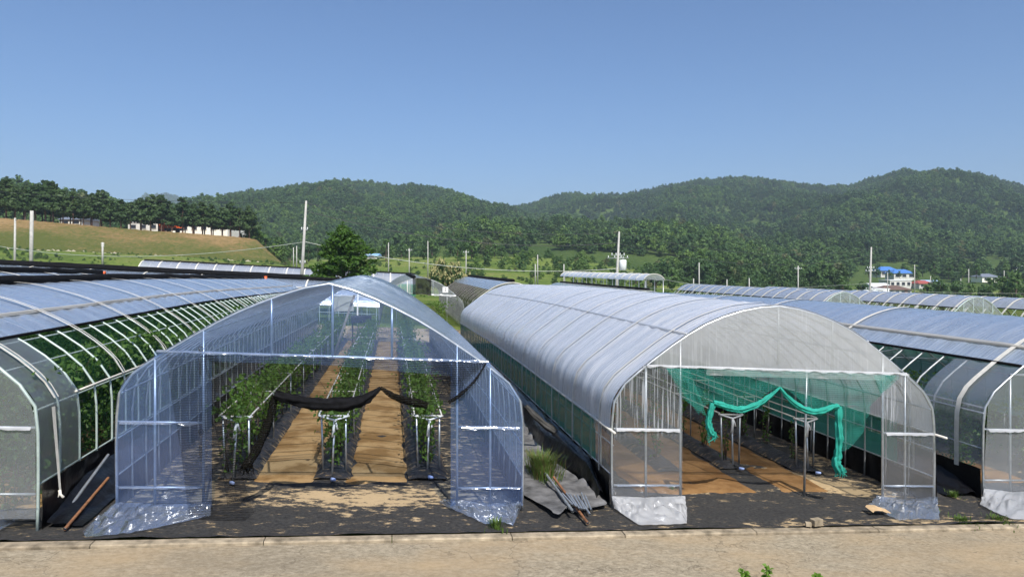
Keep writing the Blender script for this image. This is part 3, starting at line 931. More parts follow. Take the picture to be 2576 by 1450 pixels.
for a, b in ((-2.8, CJL - 0.03), (CJR + 0.03, 2.8)):
    C.ruffle(a, b, MID - 0.02, film_sw, wd=0.06); C.ruffle(a, b, LOW, film_s, wd=0.025)
C.ruffle(-2.3, 2.3, HD, film_sw, wd=0.05)
apron(C.root, [C.pt(-2.88, -0.05, 0.20), C.pt(-2.3, -0.06, 0.18), C.pt(-1.66, -0.05, 0.20)], gpts([(1545, 1288), (1606, 1330), (1660, 1330), (1727, 1327), (1728, 1300)]), film_sw, amp=0.09, seed=5)
apron(C.root, [C.pt(1.78, -0.05, 0.20), C.pt(2.3, -0.06, 0.14), C.pt(2.88, -0.05, 0.20)], gpts([(2182, 1276), (2210, 1296), (2262, 1318), (2310, 1314), (2363, 1316)]), film_s, amp=0.10, seed=6)

# ---------------------------------------------------------------- house A: left, roof film rolled up, ribs bare
A = House('greenhouse', 'left greenhouse with its side film rolled up and vines behind bare ribs', (-7.27, 9.85), (0, 1), 33.0, peak='flat')
TZA = 0.16
steel_g = plain('green_grey_pipe', (0.42, 0.50, 0.46), 0.5, 0.3, 0.15, 8)
common_frame(A, steel_g, 0.018)
A.ribs(steel_g, 0.022, v0=0, v1=0, name='front_arch')
sa0, sa1 = A.s_of(2.33, -1), A.s_of(2.33, 1)
sm = A.s_of(2.56, 1)
A.shell('roof_film', sa0, sa1, 0.0, 33.0, film_a, 0.026, 0.022, 30, 0.12, 0.010)
A.longpipe(sa1, 0.024, blackcloth, off=0.03, name='film_edge_cord', wob=0.015)
A.longpipe(sm, 0.030, seam_m, off=0.028, name='seam_strip', wob=0.02)
A.shell('seam_band', sm - 0.05, sm + 0.05, 0.0, 33.0, seam_m, 0.034, 0.0, 3, 0.3, 0.010)
A.shell('end_screen', A.s_of(0.5, 1), A.s_of(2.33, 1), 0.0, 1.15, net_grey, 0.018, 0.0, 24, 0.12, 0.006)
A.shell('end_screen', A.s_of(0.5, -1), A.s_of(2.33, -1), 0.0, 1.15, net_grey, 0.018, 0.0, 24, 0.12, 0.006)
for sd in (-1, 1):
    A.shell('skirting', *sorted((A.s_of(0.0, sd), A.s_of(0.62, sd))), 0.0, 33.0, blackfilm, 0.05, 0.03, 6, 0.15, 0.035)
    A.shell('side_net', *sorted((A.s_of(0.60, sd), A.s_of(2.33, sd))), 1.1, 33.0, net_sidea, -0.03, 0.0, 12, 0.6, 0.004)
    A.longpipe(A.s_of(1.60, sd), 0.018, tape, off=0.02, v0=1.1, name='sill_rail')
    A.longpipe(A.s_of(2.05, sd), 0.012, steel_g, off=-0.03, name='side_rail')
    A.longpipe(A.s_of(0.62, sd), 0.014, steel_g, off=0.0, name='side_rail')
A.longpipe(A.S / 2, 0.10, blackcloth, v0=0.5, v1=32.5, off=0.07, name='shade_roll', n=10, wob=0.03)
A.straps(tape, np.arange(0.42, 32.5, 2.4), A.s_of(0.65, -1), A.s_of(1.62, 1), 0.05, 0.06)
A.straps(tape, np.arange(0.52, 32.5, 2.4), A.s_of(2.0, -1), A.s_of(1.62, 1), 0.03, 0.06)
for u in (1.75, 2.32): A.bar(u, 0.0, u, A.h_at(u), steel_g, 0.02)
for hh in (1.34, 0.50): A.bar(1.75, hh, 2.83, hh, steel, 0.017, name='cross_bar')
A.bar(-1.8, HD, 2.3, HD, steel, 0.022, name='header_bar')
A.sheet(1.6, 2.85, lambda u: 0.2, A.h_at, film_f, 'front_film', -0.04, 18, 24, 0.014)
A.ruffle(1.75, 2.8, 1.34, film_sw, wd=0.06)
apron(A.root, [A.pt(1.6, -0.05, 0.34), A.pt(2.3, -0.06, 0.30), A.pt(2.88, -0.05, 0.34)], gpts([(-120, 1352), (-10, 1352), (30, 1328), (98, 1292)]), film_s, amp=0.10, seed=8)
# tie-down webbing at the corner, knotted
mb = MB()
pa = A.pt(2.90, 0.30, 1.55); pb = A.pt(2.93, 0.42, 0.42)
for k in range(9):
    t = k / 8
    q = Vector(pa).lerp(Vector(pb), t)
    w = 0.035 * (1 - 0.55 * t)
    mb.v += [(q.x, q.y - w, q.z), (q.x + 0.012, q.y + w, q.z)]
    if k: mb.f.append((2 * k - 2, 2 * k - 1, 2 * k + 1, 2 * k))
mb.tube([pb, (pb[0] + 0.02, pb[1] - 0.02, pb[2] - 0.05), (pb[0] + 0.06, pb[1] - 0.03, pb[2] - 0.09)], [0.022, 0.016, 0.02], 6)
mb.tube([pb, (pb[0] + 0.005, pb[1] - 0.02, pb[2] - 0.04), (pb[0] + 0.0, pb[1] - 0.04, pb[2] - 0.08)], [0.02, 0.012, 0.008], 5)
part('tie_down', mb, tape, A.root)

# ---------------------------------------------------------------- house D: right, blue roof
D = House('greenhouse', 'blue-roofed greenhouse at the right edge with bare ribs along its open side', (13.27, 11.10), (0, 1), 32.0, 1.0, 0.97)
common_frame(D, steel_d, 0.02)
D.ribs(steel, 0.022, v0=0, v1=0, name='front_arch')
sd0, sd1 = D.s_of(2.47, -1), D.s_of(1.2, 1)
D.shell('roof_film', sd0, sd1, 0.0, 32.0, film_d, 0.026, 0.012, 34, 0.15, 0.008)
D.longpipe(sd0, 0.028, blackcloth, off=0.03, name='film_edge_cord', wob=0.015)
D.longpipe(D.s_of(2.78, -1), 0.035, seam_m, off=0.03, name='seam_strip', wob=0.015)
D.shell('seam_band', D.s_of(2.76, -1), D.s_of(2.83, -1), 0.0, 32.0, seam_m, 0.036, 0.0, 3, 0.3, 0.010)
D.shell('end_screen', D.s_of(0.5, -1), D.s_of(2.47, -1), 0.0, 1.5, film_f, 0.022, 0.012, 24, 0.12, 0.012)
for sd in (-1, 1):
    D.shell('skirting', *sorted((D.s_of(0.0, sd), D.s_of(0.58, sd))), 0.0, 32.0, blackfilm, 0.05, 0.03, 6, 0.15, 0.035)
    D.longpipe(D.s_of(1.6, sd), 0.016, steel, off=0.0, name='sill_rail')
    D.longpipe(D.s_of(0.95, sd), 0.014, steel, off=0.0, name='side_rail')
D.shell('side_net', D.s_of(2.47, 1), D.s_of(0.6, 1), 1.0, 32.0, net_side, -0.04, 0.0, 12, 0.6, 0.004)
D.straps(tape, np.arange(0.55, 31.5, 4.8), D.s_of(0.5, -1), sd1, 0.11, 0.05)
for u in (-2.3, -1.75): D.bar(u, 0.0, u, D.h_at(u), steel, 0.02)
for hh in (MID, LOW): D.bar(-2.84, hh, -1.75, hh, steel, 0.017, name='cross_bar')
D.bar(-2.3, HD, 2.3, HD, steel, 0.022, name='header_bar')
D.sheet(-2.86, -1.6, lambda u: 0.12, D.h_at, film_f, 'front_film', -0.04, 18, 24, 0.014)
D.ruffle(-2.8, -1.8, MID, film_sw, wd=0.07)
apron(D.root, [D.pt(-2.88, -0.05, 0.22), D.pt(-2.3, -0.06, 0.16), D.pt(-1.5, -0.05, 0.2)], gpts([(2464, 1276), (2500, 1296), (2545, 1314), (2640, 1318)]), film_sw, amp=0.07, seed=9)
# inner trusses seen through the open side
for k in range(3, 9):
    v = 1.2 * k
    D.bar(-2.2, 2.25, 0.6, 2.75, steel_d, 0.014, v, 'brace'); D.bar(-1.6, 2.75, -0.4, 1.9, steel_d, 0.014, v, 'brace')
D.bar(-2.6, 1.9, 2.6, 1.9, steel_d, 0.016, 6.0, 'tie_bar')

# ---------------------------------------------------------------- houses further off
A2 = House('greenhouse', 'far left greenhouse with a black roll on its ridge and wide white straps', (-14.0, 12.0), (0, 1), 25.5, 1.0, 0.83)
A2.ribs(steel_g, 0.018, every=2, v0=8)
A2.shell('roof_film', A2.s_of(1.2, -1), A2.s_of(1.2, 1), 0, 25.5, film_a, 0.026, 0.02, 26, 0.2, 0.01)
A2.longpipe(A2.S / 2, 0.11, blackcloth, off=0.12, name='shade_roll', n=10, wob=0.03)
A2.straps(tape, np.arange(6, 25.3, 3.4), A2.s_of(1.0, -1), A2.s_of(1.0, 1), 0.16, 0.05)
def motor(h, v, label):
    x, y, z = h.pt(0.05, v, 3.345 * h.hs)
    mb = MB().tube([(x, y, z), (x, y + 0.22, z + 0.02)], [0.10, 0.08], 8).box((x, y + 0.1, z + 0.10), (0.16, 0.16, 0.12))
    part('roll_motor', mb, orange_p, h.root)
motor(A2, 25.6, '')
x, y, z = A.pt(0.05, 33.0, 2.88)
part('roll_motor', MB().tube([(x, y, z), (x, y + 0.22, z + 0.02)], [0.10, 0.08], 8).box((x, y + 0.1, z + 0.10), (0.16, 0.16, 0.12)), orange_p, A.root)

A3 = House('greenhouse', 'greenhouse lying crosswise behind the left houses with a long black ridge roll', (-34.0, 50.0), (1, 0), 33.2, 1.0, 0.83)
A3.ribs(steel_g, 0.02)
A3.shell('roof_film', A3.s_of(1.55, -1), A3.s_of(1.55, 1), 0, 33.2, film_a, 0.026, 0.02, 26, 0.2, 0.01)
A3.longpipe(A3.S / 2, 0.13, blackcloth, off=0.14, name='shade_roll', n=10, wob=0.03)
for hh in (1.55, 2.3, 2.75):
    A3.longpipe(A3.s_of(hh, 1), 0.03, tape, off=0.03, name='side_rail'); 
A3.longpipe(A3.s_of(1.0, 1), 0.02, steel_g, name='side_rail')
A3.shell('side_net', A3.s_of(1.55, 1), A3.s_of(0.4, 1), 0, 33.2, net_sidea, 0.0, 0, 5, 0.6)
A3.shell('side_net', A3.s_of(0.4, -1), A3.s_of(1.55, -1), 0, 33.2, net_sidea, 0.0, 0, 5, 0.6)
A3.straps(tape, np.arange(1.2, 33, 3.4), A3.s_of(0.6, -1), A3.s_of(0.6, 1), 0.10, 0.06)
x, y, z = A3.pt(0, 33.2, 2.82)
part('roll_motor', MB().tube([(x, y, z), (x + 0.3, y, z)], [0.13, 0.1], 8), orange_p, A3.root)
A4 = House('greenhouse', 'farther crosswise greenhouse of which only the black ridge roll shows', (-47.0, 63.0), (1, 0), 40.0, 1.0, 0.80)
A4.ribs(steel_g, 0.02, every=3)
A4.shell('roof_film', A4.s_of(0.6, -1), A4.s_of(0.6, 1), 0, 40, film_a, 0.026, 0.0, 20, 0.6, 0.01)
A4.longpipe(A4.S / 2, 0.12, blackcloth, off=0.13, name='shade_roll', n=8, wob=0.03)
A4.straps(tape, np.arange(1.2, 39, 4.2), A4.s_of(0.6, -1), A4.s_of(0.6, 1), 0.10, 0.06)
A5 = House('greenhouse', 'long pale greenhouse at the foot of the dry bank with a green lower band', (-32.4, 101.0), (1, 0), 35.6, 1.0, 0.93)
A5.ribs(tape, 0.03, every=2)
A5.shell('roof_film', A5.s_of(1.9, -1), A5.s_of(1.9, 1), 0, 35.6, film_e, 0.026, 0.0, 20, 0.6, 0.01)
A5.shell('side_net', A5.s_of(2.2, 1), A5.s_of(0.2, 1), 0, 35.6, net_side, 0.0, 0, 6, 0.6)
A5.straps(tape, np.arange(0.0, 35.6, 2.3), A5.s_of(0.2, -1), A5.s_of(0.2, 1), 0.16, 0.06)
A5.longpipe(A5.S / 2, 0.10, blackcloth, off=0.1, name='shade_roll', n=8)

# number 3 house behind the blue-fronted one
G3 = House('greenhouse', 'greenhouse with a number three plate and a black net hung on its gable', (2.0, 48.4), (0, 1), 26.0)
G3.ribs(steel_d, 0.024)
G3.shell('roof_film', G3.s_of(2.3, -1), G3.s_of(2.3, 1), 0, 26, film_f, 0.03, 0.01, 26, 0.3, 0.01)
G3.shell('side_net', G3.s_of(0.3, -1), G3.s_of(2.3, -1), 0.3, 26, net_black, 0.0, 0, 8, 0.6)
G3.shell('side_net', G3.s_of(2.3, 1), G3.s_of(0.3, 1), 0.3, 26, net_black, 0.0, 0, 8, 0.6)
G3.longpipe(G3.S / 2 - 0.5, 0.12, blackcloth, off=0.12, name='shade_roll', n=8, wob=0.03)
G3.straps(tape, np.arange(0.6, 26, 2.0), G3.s_of(0.5, -1), G3.s_of(0.5, 1), 0.10, 0.06)
G3.bar(-2.35, HD, 2.35, HD, tape, 0.03, name='header_bar')
for u in (-1.7, -0.75, 0.75, 1.7): G3.bar(u, 0 if abs(u) > 1 else HD, u, G3.h_at(u), steel_d, 0.025)
G3.sheet(-2.4, 2.4, HD, G3.h_at, film_f, 'gable_film', -0.04, 30, 8, 0.01)
G3.ruffle(0.4, 2.3, HD, film_sw, wd=0.14)
G3.sheet(-0.62, 0.62, lambda u: HD - 0.05 + 0.05 * math.cos(u * 4), lambda u: G3.h_at(u) + 0.02 , net_blackd, 'door_net', -0.10, 12, 10, 0.03)
mbs = MB().box(G3.pt(1.58, -0.10, 2.62), (0.38, 0.02, 0.38))
pl_ = part('number_plate', mbs, signwhite, G3.root, False)
text_part('3', 0.34, printblack, pl_, (G3.pt(1.58, -0.10, 2.62)[0] - G3.root.location.x + 0, G3.pt(1.58, -0.10, 2.62)[1] - 0.014 - G3.root.location.y, G3.pt(1.58, -0.10, 2.62)[2] - G3.root.location.z), (R(90), 0, 0), 'numeral')
bpy.context.view_layer.update()
nm = pl_.children[0]
p3 = G3.pt(1.58, -0.115, 2.62)
nm.location = (p3[0] - G3.root.location.x, p3[1] - G3.root.location.y, p3[2] - G3.root.location.z)

C2 = House('greenhouse', 'dark-netted greenhouse peeping out behind the far end of the milky one', (8.3, 48.5), (0, 1), 30.0)
C2.ribs(tape, 0.03, every=2)
C2.shell('roof_film', C2.s_of(2.75, -1), C2.s_of(2.75, 1), 0, 30, film_a, 0.03, 0.01, 20, 0.3, 0.01)
C2.shell('side_net', C2.s_of(0.2, -1), C2.s_of(2.75, -1), 0, 30, net_blackd, 0.02, 0, 10, 0.6)
C2.shell('side_net', C2.s_of(2.75, 1), C2.s_of(0.2, 1), 0, 30, net_blackd, 0.02, 0, 10, 0.6)
C2.longpipe(C2.S / 2, 0.12, blackcloth, off=0.12, name='shade_roll', n=8, wob=0.03)
C2.straps(tape, np.arange(0.6, 30, 2.0), C2.s_of(0.5, -1), C2.s_of(0.5, 1), 0.10, 0.06)

F2 = House('greenhouse', 'grey-roofed greenhouse under the narrow raised canopy', (20.2, 54.0), (0, 1), 30.0, 1.0, 0.95)
F2.ribs(steel_d, 0.02, every=2)
F2.shell('roof_film', F2.s_of(0.6, -1), F2.s_of(0.6, 1), 0, 30, film_f, 0.03, 0.01, 20, 0.4, 0.01)
F2.straps(tape, np.arange(0.6, 30, 2.4), F2.s_of(0.5, -1), F2.s_of(0.5, 1), 0.12, 0.06)
F2.longpipe(F2.S / 2, 0.10, blackcloth, off=0.1, name='shade_roll', n=8)
# raised narrow canopy
cx0, cy0 = 21.8, 57.0
cp = thing('rain_canopy', (cx0, cy0, tz(cx0, cy0)), 'narrow pale canopy raised on thin posts behind the milky greenhouse', 'canopy')
zt = lambda y: tz(cx0, y) + 4.0
mb = MB()
mb.grid(lambda u, v: (cx0 + 0.95 * math.sin((u - 0.5) * 2.6) / math.sin(1.3), cy0 + 30 * v, zt(cy0 + 30 * v) + 0.55 * (math.cos((u - 0.5) * 2.6) - math.cos(1.3)) / (1 - math.cos(1.3)) + 0.02 * math.sin(v * 80)), 12, 60)
part('canopy_film', mb, film_c, cp)
for k in range(16):
    yy = cy0 + 2 * k
    mb = MB().tube([(cx0 + 0.95 * math.sin((u - 0.5) * 2.6) / math.sin(1.3), yy, zt(yy) + 0.55 * (math.cos((u - 0.5) * 2.6) - math.cos(1.3)) / (1 - math.cos(1.3)) + 0.02) for u in np.linspace(0, 1, 10)], 0.03, 5)
    part('hoop', mb, tape, cp)
    for s in (-1, 1):
        if k % 2 == 0 or s > 0:
            part('canopy_post', MB().tube([(cx0 + s * 0.8, yy, tz(cx0, yy)), (cx0 + s * 0.8, yy, zt(yy) + 0.02)], 0.035, 5), steel, cp)

def arch_end_house(x, y, L, label, hs=1.0):
    h = House('greenhouse', label, (x, y), (0, 1), L, 1.0, hs)
    h.ribs(steel_g, 0.03, every=2)
    h.shell('roof_film', h.s_of(2.45, -1), h.s_of(2.45, 1), 0, L, film_e, 0.03, 0.01, 22, 0.4, 0.01)
    h.longpipe(h.s_of(2.45, -1), 0.05, blackcloth, off=0.03, name='film_edge_cord')
    h.straps(tape, np.arange(0.3, L, 2.3), h.s_of(0.5, -1), h.s_of(0.5, 1), 0.24, 0.06)
    for u in (-1.5, -0.5, 0.5, 1.5): h.bar(u, 0, u, h.h_at(u), steel_g, 0.035)
    h.bar(-2.4, HD, 2.4, HD, steel_g, 0.03, name='header_bar')
    h.sheet(-2.6, 2.6, 1.6, h.h_at, film_f, 'gable_film', -0.04, 24, 8, 0.01)
    h.sheet(-1.1, 0.9, 0.6, lambda u: 2.95 - 0.1 * u * u, net_blackd, 'end_net', L - 0.2, 14, 8, 0.03)
    h.shell('side_net', h.s_of(0.3, -1), h.s_of(2.45, -1), 0.3, L, net_black, -0.03, 0, 8, 0.8)
    h.ribs(steel_g, 0.04, v0=0, v1=0, name='front_arch')
    return h
arch_end_house(43.0, 62.0, 36.0, 'far right greenhouse with arched end, left of the two with visible gables', 1.15)
arch_end_house(52.5, 56.5, 36.0, 'far right greenhouse with arched end, right of the two with visible gables', 1.21)
arch_end_house(62.5, 52.0, 36.0, 'greenhouse roof with white bands cut by the right edge of the picture', 1.25)

# ------------------------------------------------------------------ leaves
ORD1 = 'first second third fourth fifth sixth seventh eighth ninth tenth eleventh twelfth thirteenth fourteenth fifteenth sixteenth seventeenth eighteenth nineteenth'.split()
def ordw(n):
    if n < 20: return ORD1[n - 1]
    t, u = divmod(n, 10)
    base = {2: 'twent', 3: 'thirt', 4: 'fort'}[t]
    return base + 'ieth' if u == 0 else base + 'y-' + ORD1[u - 1]
def leaf_mesh(mb, c, size, rnd, flat=0.0):
    """folded diamond leaf"""
    d = Vector((rnd.gauss(0, 1), rnd.gauss(0, 1), rnd.gauss(0, 1) * (1 - flat) - 0.25)).normalized()
    a = d.orthogonal().normalized()
    t = rnd.random() * 6.28
    b = d.cross(a)
    s = (a * math.cos(t) + b * math.sin(t))
    n = d.cross(s)
    c = Vector(c)
    w = size * 0.36
    p0 = c; p1 = c + d * size * 0.5 + s * w + n * w * 0.35; p2 = c + d * size; p3 = c + d * size * 0.5 - s * w + n * w * 0.35
    mb.add([tuple(p0), tuple(p1), tuple(p2), tuple(p3)], [(0, 1, 2), (0, 2, 3)])
def vine_proto(n, hmin, hmax, wx, wy, size, seed, top=0.45, mat=leaf_vine):
    rnd = random.Random(seed)
    mb = MB()
    for _ in range(n):
        if rnd.random() < top:
            c = (rnd.gauss(0, wx), rnd.gauss(0, wy), hmax - abs(rnd.gauss(0, 0.16)) + rnd.random() * 0.14)
        else:
            c = (rnd.gauss(0, wx * 0.5), rnd.gauss(0, wy * 0.7), rnd.uniform(hmin, hmax))
        leaf_mesh(mb, c, size * rnd.uniform(0.6, 1.3), rnd)
    me_l = mb.mesh('foliage', mat, False)
    mb = MB()
    for k in range(4):
        x0 = rnd.gauss(0, 0.05); y0 = rnd.gauss(0, wy * 0.4)
        mb.tube([(x0, y0, 0.05), (x0 + rnd.gauss(0, 0.05), y0 + rnd.gauss(0, 0.05), hmax * 0.5), (x0 + rnd.gauss(0, wx), y0 + rnd.gauss(0, 0.12), hmax + 0.08)], [0.010, 0.007, 0.003], 4)
    return me_l, mb.mesh('stem', bark)
def plant(protos, k, loc, rz, label, group, sc=1.0, name='vine_plant', cat='plant'):
    r_ = thing(name, loc, label, cat, group)
    r_.rotation_euler = (0, 0, rz); r_.scale = (sc, sc, sc)
    link('foliage', protos[k][0], r_); link('stem', protos[k][1], r_)
    return r_
VP = [vine_proto(300, 0.12, 1.04, 0.150, 0.36, 0.085, 30 + k, 0.55) for k in range(4)]
rr = random.Random(11)
ROWS_B = [(-2.52, 12.3, 37, 'vine on the left trellis of the blue-fronted greenhouse', 1.10),
          (-0.98, 12.6, 37, 'vine on the middle trellis of the blue-fronted greenhouse', 0.98),
          (0.62, 12.7, 37, 'vine on the right trellis of the blue-fronted greenhouse', 1.04)]
for xc, ya, yb, lab, sc in ROWS_B:
    y = ya
    nth = 0
    while y < yb:
        if not (25.0 < y < 26.6):
            nth += 1
            x = xc + rr.gauss(0, 0.03)
            plant(VP, rr.randrange(4), (x, y, tz(x, y) + 0.08), rr.choice([0, math.pi]) + rr.gauss(0, 0.2), lab + ', ' + ordw(nth) + ' from the doorway', 'vines on the trellis rows', sc * rr.uniform(0.9, 1.08))
        y += rr.uniform(0.72, 0.95)
VA = [vine_proto(900, 0.1, 1.75, 0.28, 0.42, 0.10, 60 + k, 0.3, leaf_dark) for k in range(3)]
for xc in (-5.15, -6.2, -8.3):
    y = 10.9
    nth = 0
    while y < 41:
        x = xc + rr.gauss(0, 0.05)
        plant(VA, rr.randrange(3), (x, y, tz(x, y) + 0.05), rr.gauss(0, 0.3), {-5.15: 'vine in the near row', -6.2: 'vine in the second row', -8.3: 'vine in the far row'}[xc] + ' of the left greenhouse, ' + ordw(nth := nth + 1) + ' from its front', 'vines in the left greenhouse', rr.uniform(0.9, 1.12))
        y += rr.uniform(0.85, 1.1)
VC = [vine_proto(70, 0.1, 1.0, 0.06, 0.07, 0.075, 80 + k, 0.15, leaf_dark) for k in range(3)]
for xc in (5.15, 6.55, 8.02):
    y = 13.2
    nth = 0
    while y < 34:
        x = xc + rr.gauss(0, 0.05)
        plant(VC, rr.randrange(3), (x, y, tz(x, y) + 0.1), rr.uniform(0, 6), 'thin young plant in the ' + {5.15: 'left', 6.55: 'middle', 8.02: 'right'}[xc] + ' bed of the green-net greenhouse, ' + ordw(nth := nth + 1) + ' from the front', 'young plants in the green-net greenhouse', rr.uniform(0.7, 1.1))
        y += rr.uniform(0.9, 1.3)
for xc in (11.6, 13.4):
    y = 13.0
    nth = 0
    while y < 40:
        x = xc + rr.gauss(0, 0.05)
        plant(VA, rr.randrange(3), (x, y, tz(x, y) + 0.05), rr.gauss(0, 0.3), 'leafy plant in the ' + {11.6: 'near', 13.4: 'far'}[xc] + ' row of the blue-roofed greenhouse, ' + ordw(nth := nth + 1) + ' from the front', 'plants in the blue-roofed greenhouse', rr.uniform(0.6, 0.85))
        y += rr.uniform(1.0, 1.4)

# ------------------------------------------------------------------ trellises
def trellis(xc, y0, y1, hw, hgt, label, lean=0.0):
    r_ = thing('trellis', (xc, y0, tz(xc, y0)), label, 'trellis', 'pipe trellises')
    g = lambda x, y, h: (x, y, tz(x, y) + h)
    pipe = lambda a, b, r__, nm, m_=steel: part(nm, MB().tube([a, b], r__, 6), m_, r_)
    pipe(g(xc - hw * 0.72, y0 + 0.04, 0), g(xc - hw * 0.85, y0 + 0.02, hgt), 0.018, 'post')
    pipe(g(xc + hw * 0.85, y0 + 0.06, 0), g(xc + hw * 0.85, y0 + 0.02, hgt), 0.018, 'post')
    pipe(g(xc - 0.02, y0 - 0.12, 0), g(xc + 0.02, y0, hgt - 0.05), 0.019, 'post')
    pipe(g(xc - hw * 1.12, y0, hgt), g(xc + hw * 1.12, y0, hgt), 0.017, 'crossbar', tape)
    for s in (-1, 1):
        k = int((y1 - y0) / 1.2)
        part('rail', MB().tube([g(xc + s * hw, y0 + (y1 - y0) * q / k, hgt + 0.02) for q in range(k + 1)], 0.014, 5), tape, r_)
    y = y0 + 2.4
    while y < y1:
        pipe(g(xc - hw * 1.05, y, hgt), g(xc + hw * 1.05, y, hgt), 0.014, 'crossbar', tape)
        pipe(g(xc - hw * 0.9, y, 0), g(xc - hw * 0.9, y, hgt), 0.014, 'post', steel_d)
        pipe(g(xc + hw * 0.9, y, 0), g(xc + hw * 0.9, y, hgt), 0.014, 'post', steel_d)
        y += 2.4
    # knotted white cloth strip at the front
    q = Vector(g(xc + 0.02, y0 - 0.03, hgt - 0.07))
    mb = MB()
    mb.tube([Vector(g(xc - hw, y0 - 0.02, hgt)), q, Vector(g(xc + hw, y0 - 0.02, hgt))], [0.014, 0.020, 0.014], 5)
    mb.tube([q, q + Vector((-0.01, -0.03, -0.10)), q + Vector((-0.03, -0.03, -0.27))], [0.020, 0.022, 0.028], 6)
    mb.tube([q, q + Vector((0.03, -0.02, -0.07)), q + Vector((0.05, -0.02, -0.15))], [0.016, 0.016, 0.020], 5)
    part('cloth_tie', mb, whitecloth, r_)
    mb = MB().tube([g(xc - 0.02, y0 + 0.5, 0.16), g(xc - 0.01, y0 - 0.05, 0.10), g(xc + 0.03, y0 - 0.35, 0.075)], 0.014, 5)
    part('drip_hose', mb, drip, r_)
    e = g(xc + 0.03, y0 - 0.38, 0.085)
    part('hose_clip', MB().tube([(e[0] - 0.03, e[1] + 0.03, e[2]), (e[0] + 0.03, e[1] - 0.04, e[2] + 0.01)], [0.035, 0.02], 6), plain('pale_blue_clip', (0.35, 0.45, 0.75), 0.5) if 'pale_blue_clip' not in MATS else MATS['pale_blue_clip'], r_)
trellis(-2.50, 12.1, 36, 0.235, 1.05, 'white-tied pipe trellis standing left of the sandy paths')
trellis(-0.97, 12.3, 36, 0.235, 1.05, 'white-tied pipe trellis standing between the two sandy paths')
trellis(0.62, 12.45, 36, 0.235, 1.05, 'white-tied pipe trellis standing right of the sandy paths')
trellis(6.60, 13.1, 34, 0.235, 1.05, 'bare pipe trellis in the middle of the green-net doorway')
trellis(8.05, 12.85, 34, 0.235, 1.05, 'bare pipe trellis towards the right of the green-net doorway')

# ------------------------------------------------------------------ nets in the doorways
def net_thing(name, label, loc):
    return thing(name, loc, label, 'net')
nb = net_thing('shade_net', 'black shade net gathered into a swag across the blue-fronted doorway', B.pt(0, -0.05, 0))
def swag(root, pts_px, Y, radii, mat, name, seed=0, n=22, fringe=0, lump=1.0, thin=0.78):
    pts = [on_y(px, py, Y) for px, py in pts_px]
    cr = catmull(pts, 9)
    rs = np.interp(np.linspace(0, 1, len(cr)), np.linspace(0, 1, len(radii)), radii) * thin
    mb = MB()
    mb.tube([tuple(p) for p in cr], list(map(float, rs)), n, False)
    vv = []
    for k, (x, y, z) in enumerate(mb.v):
        c_ = cr[min(k // n, len(cr) - 1)]
        f = 1 + lump * (0.22 * fn3(x * 7, z * 7, seed) + 0.30 * fn3((k % n) * 1.7, (k // n) * 0.25, seed) + 0.20 * math.sin((k % n) * 2 * math.pi / n * 6 + (k // n) * 0.16 + seed) + 0.10 * fn3(k * 1.3, seed))
        vv.append((c_[0] + (x - c_[0]) * f, c_[1] + (y - c_[1]) * f, c_[2] + (z - c_[2]) * f))
    mb.v = vv
    e = Vector(cr[-1]); rf = random.Random(seed)
    for q in range(fringe):
        o = Vector((rf.gauss(0, rs[-1] * 0.6), rf.gauss(0, 0.02), 0.04))
        l = rf.uniform(0.05, 0.17)
        mb.tube([tuple(e + o), tuple(e + o + Vector((rf.gauss(0, 0.02), 0, -l * 0.5))), tuple(e + o + Vector((rf.gauss(0, 0.05), 0, -l)))], [0.022, 0.014, 0.004], 4, False)
    return part(name, mb, mat, root)
YB = 10.52
swag(nb, [(690, 992), (730, 1003), (790, 1014), (850, 1016), (900, 1010), (935, 992), (957, 974)], YB, [0.07, 0.10, 0.105, 0.085, 0.03], blackcloth, 'gathered_roll', 1)
swag(nb, [(957, 974), (985, 992), (1010, 1003), (1045, 1012), (1075, 1020)], YB, [0.03, 0.055, 0.06, 0.07, 0.05], net_blackd, 'gathered_roll', 2)
swag(nb, [(690, 992), (684, 1030), (668, 1080), (645, 1130), (618, 1172)], YB + 0.05, [0.05, 0.065, 0.07, 0.07, 0.075], net_blackd, 'hanging_roll', 3, fringe=16)
def net_panel(root, top_px, bot_px, Y, mat, name, nu=40, nv=16, amp=0.05, seed=0, Yb=None):
    Yb = Y if Yb is None else Yb
    tp = catmull([on_y(a, b, Y) for a, b in top_px], 8); bt = catmull([on_y(a, b, Yb) for a, b in bot_px], 8)
    def pick(L, t):
        f = t * (len(L) - 1); i = min(int(f), len(L) - 2)
        return L[i] * (1 - (f - i)) + L[i + 1] * (f - i)
    mb = MB()
    mb.grid(lambda u, v: (lambda p_: (p_[0], p_[1] + amp * math.sin(math.pi * v) * fn3(u * 9, v * 2.5, seed) * 1.6, p_[2]))(pick(tp, u) * (1 - v) + pick(bt, u) * v), nu, nv)
    return part(name, mb, mat, root)
net_panel(nb, [(500, 892), (700, 897), (960, 903), (1225, 912)], [(690, 992), (850, 1014), (957, 974), (1080, 1018)], YB, net_black, 'net_panel', 44, 14, 0.05, 1)
net_panel(nb, [(418, 892), (470, 893), (512, 893)], [(480, 1328), (560, 1342), (640, 1290)], YB - 0.03, net_black, 'net_panel', 14, 24, 0.05, 2, 10.2)
net_panel(nb, [(512, 893), (530, 893), (545, 894)], [(575, 1290), (610, 1260), (650, 1240)], YB - 0.01, net_black, 'net_panel', 8, 20, 0.05, 5, 10.9)
net_panel(nb, [(1085, 908), (1150, 910), (1222, 913)], [(1080, 1018), (1128, 1010), (1150, 985)], YB - 0.02, net_black, 'net_panel', 14, 12, 0.04, 3)
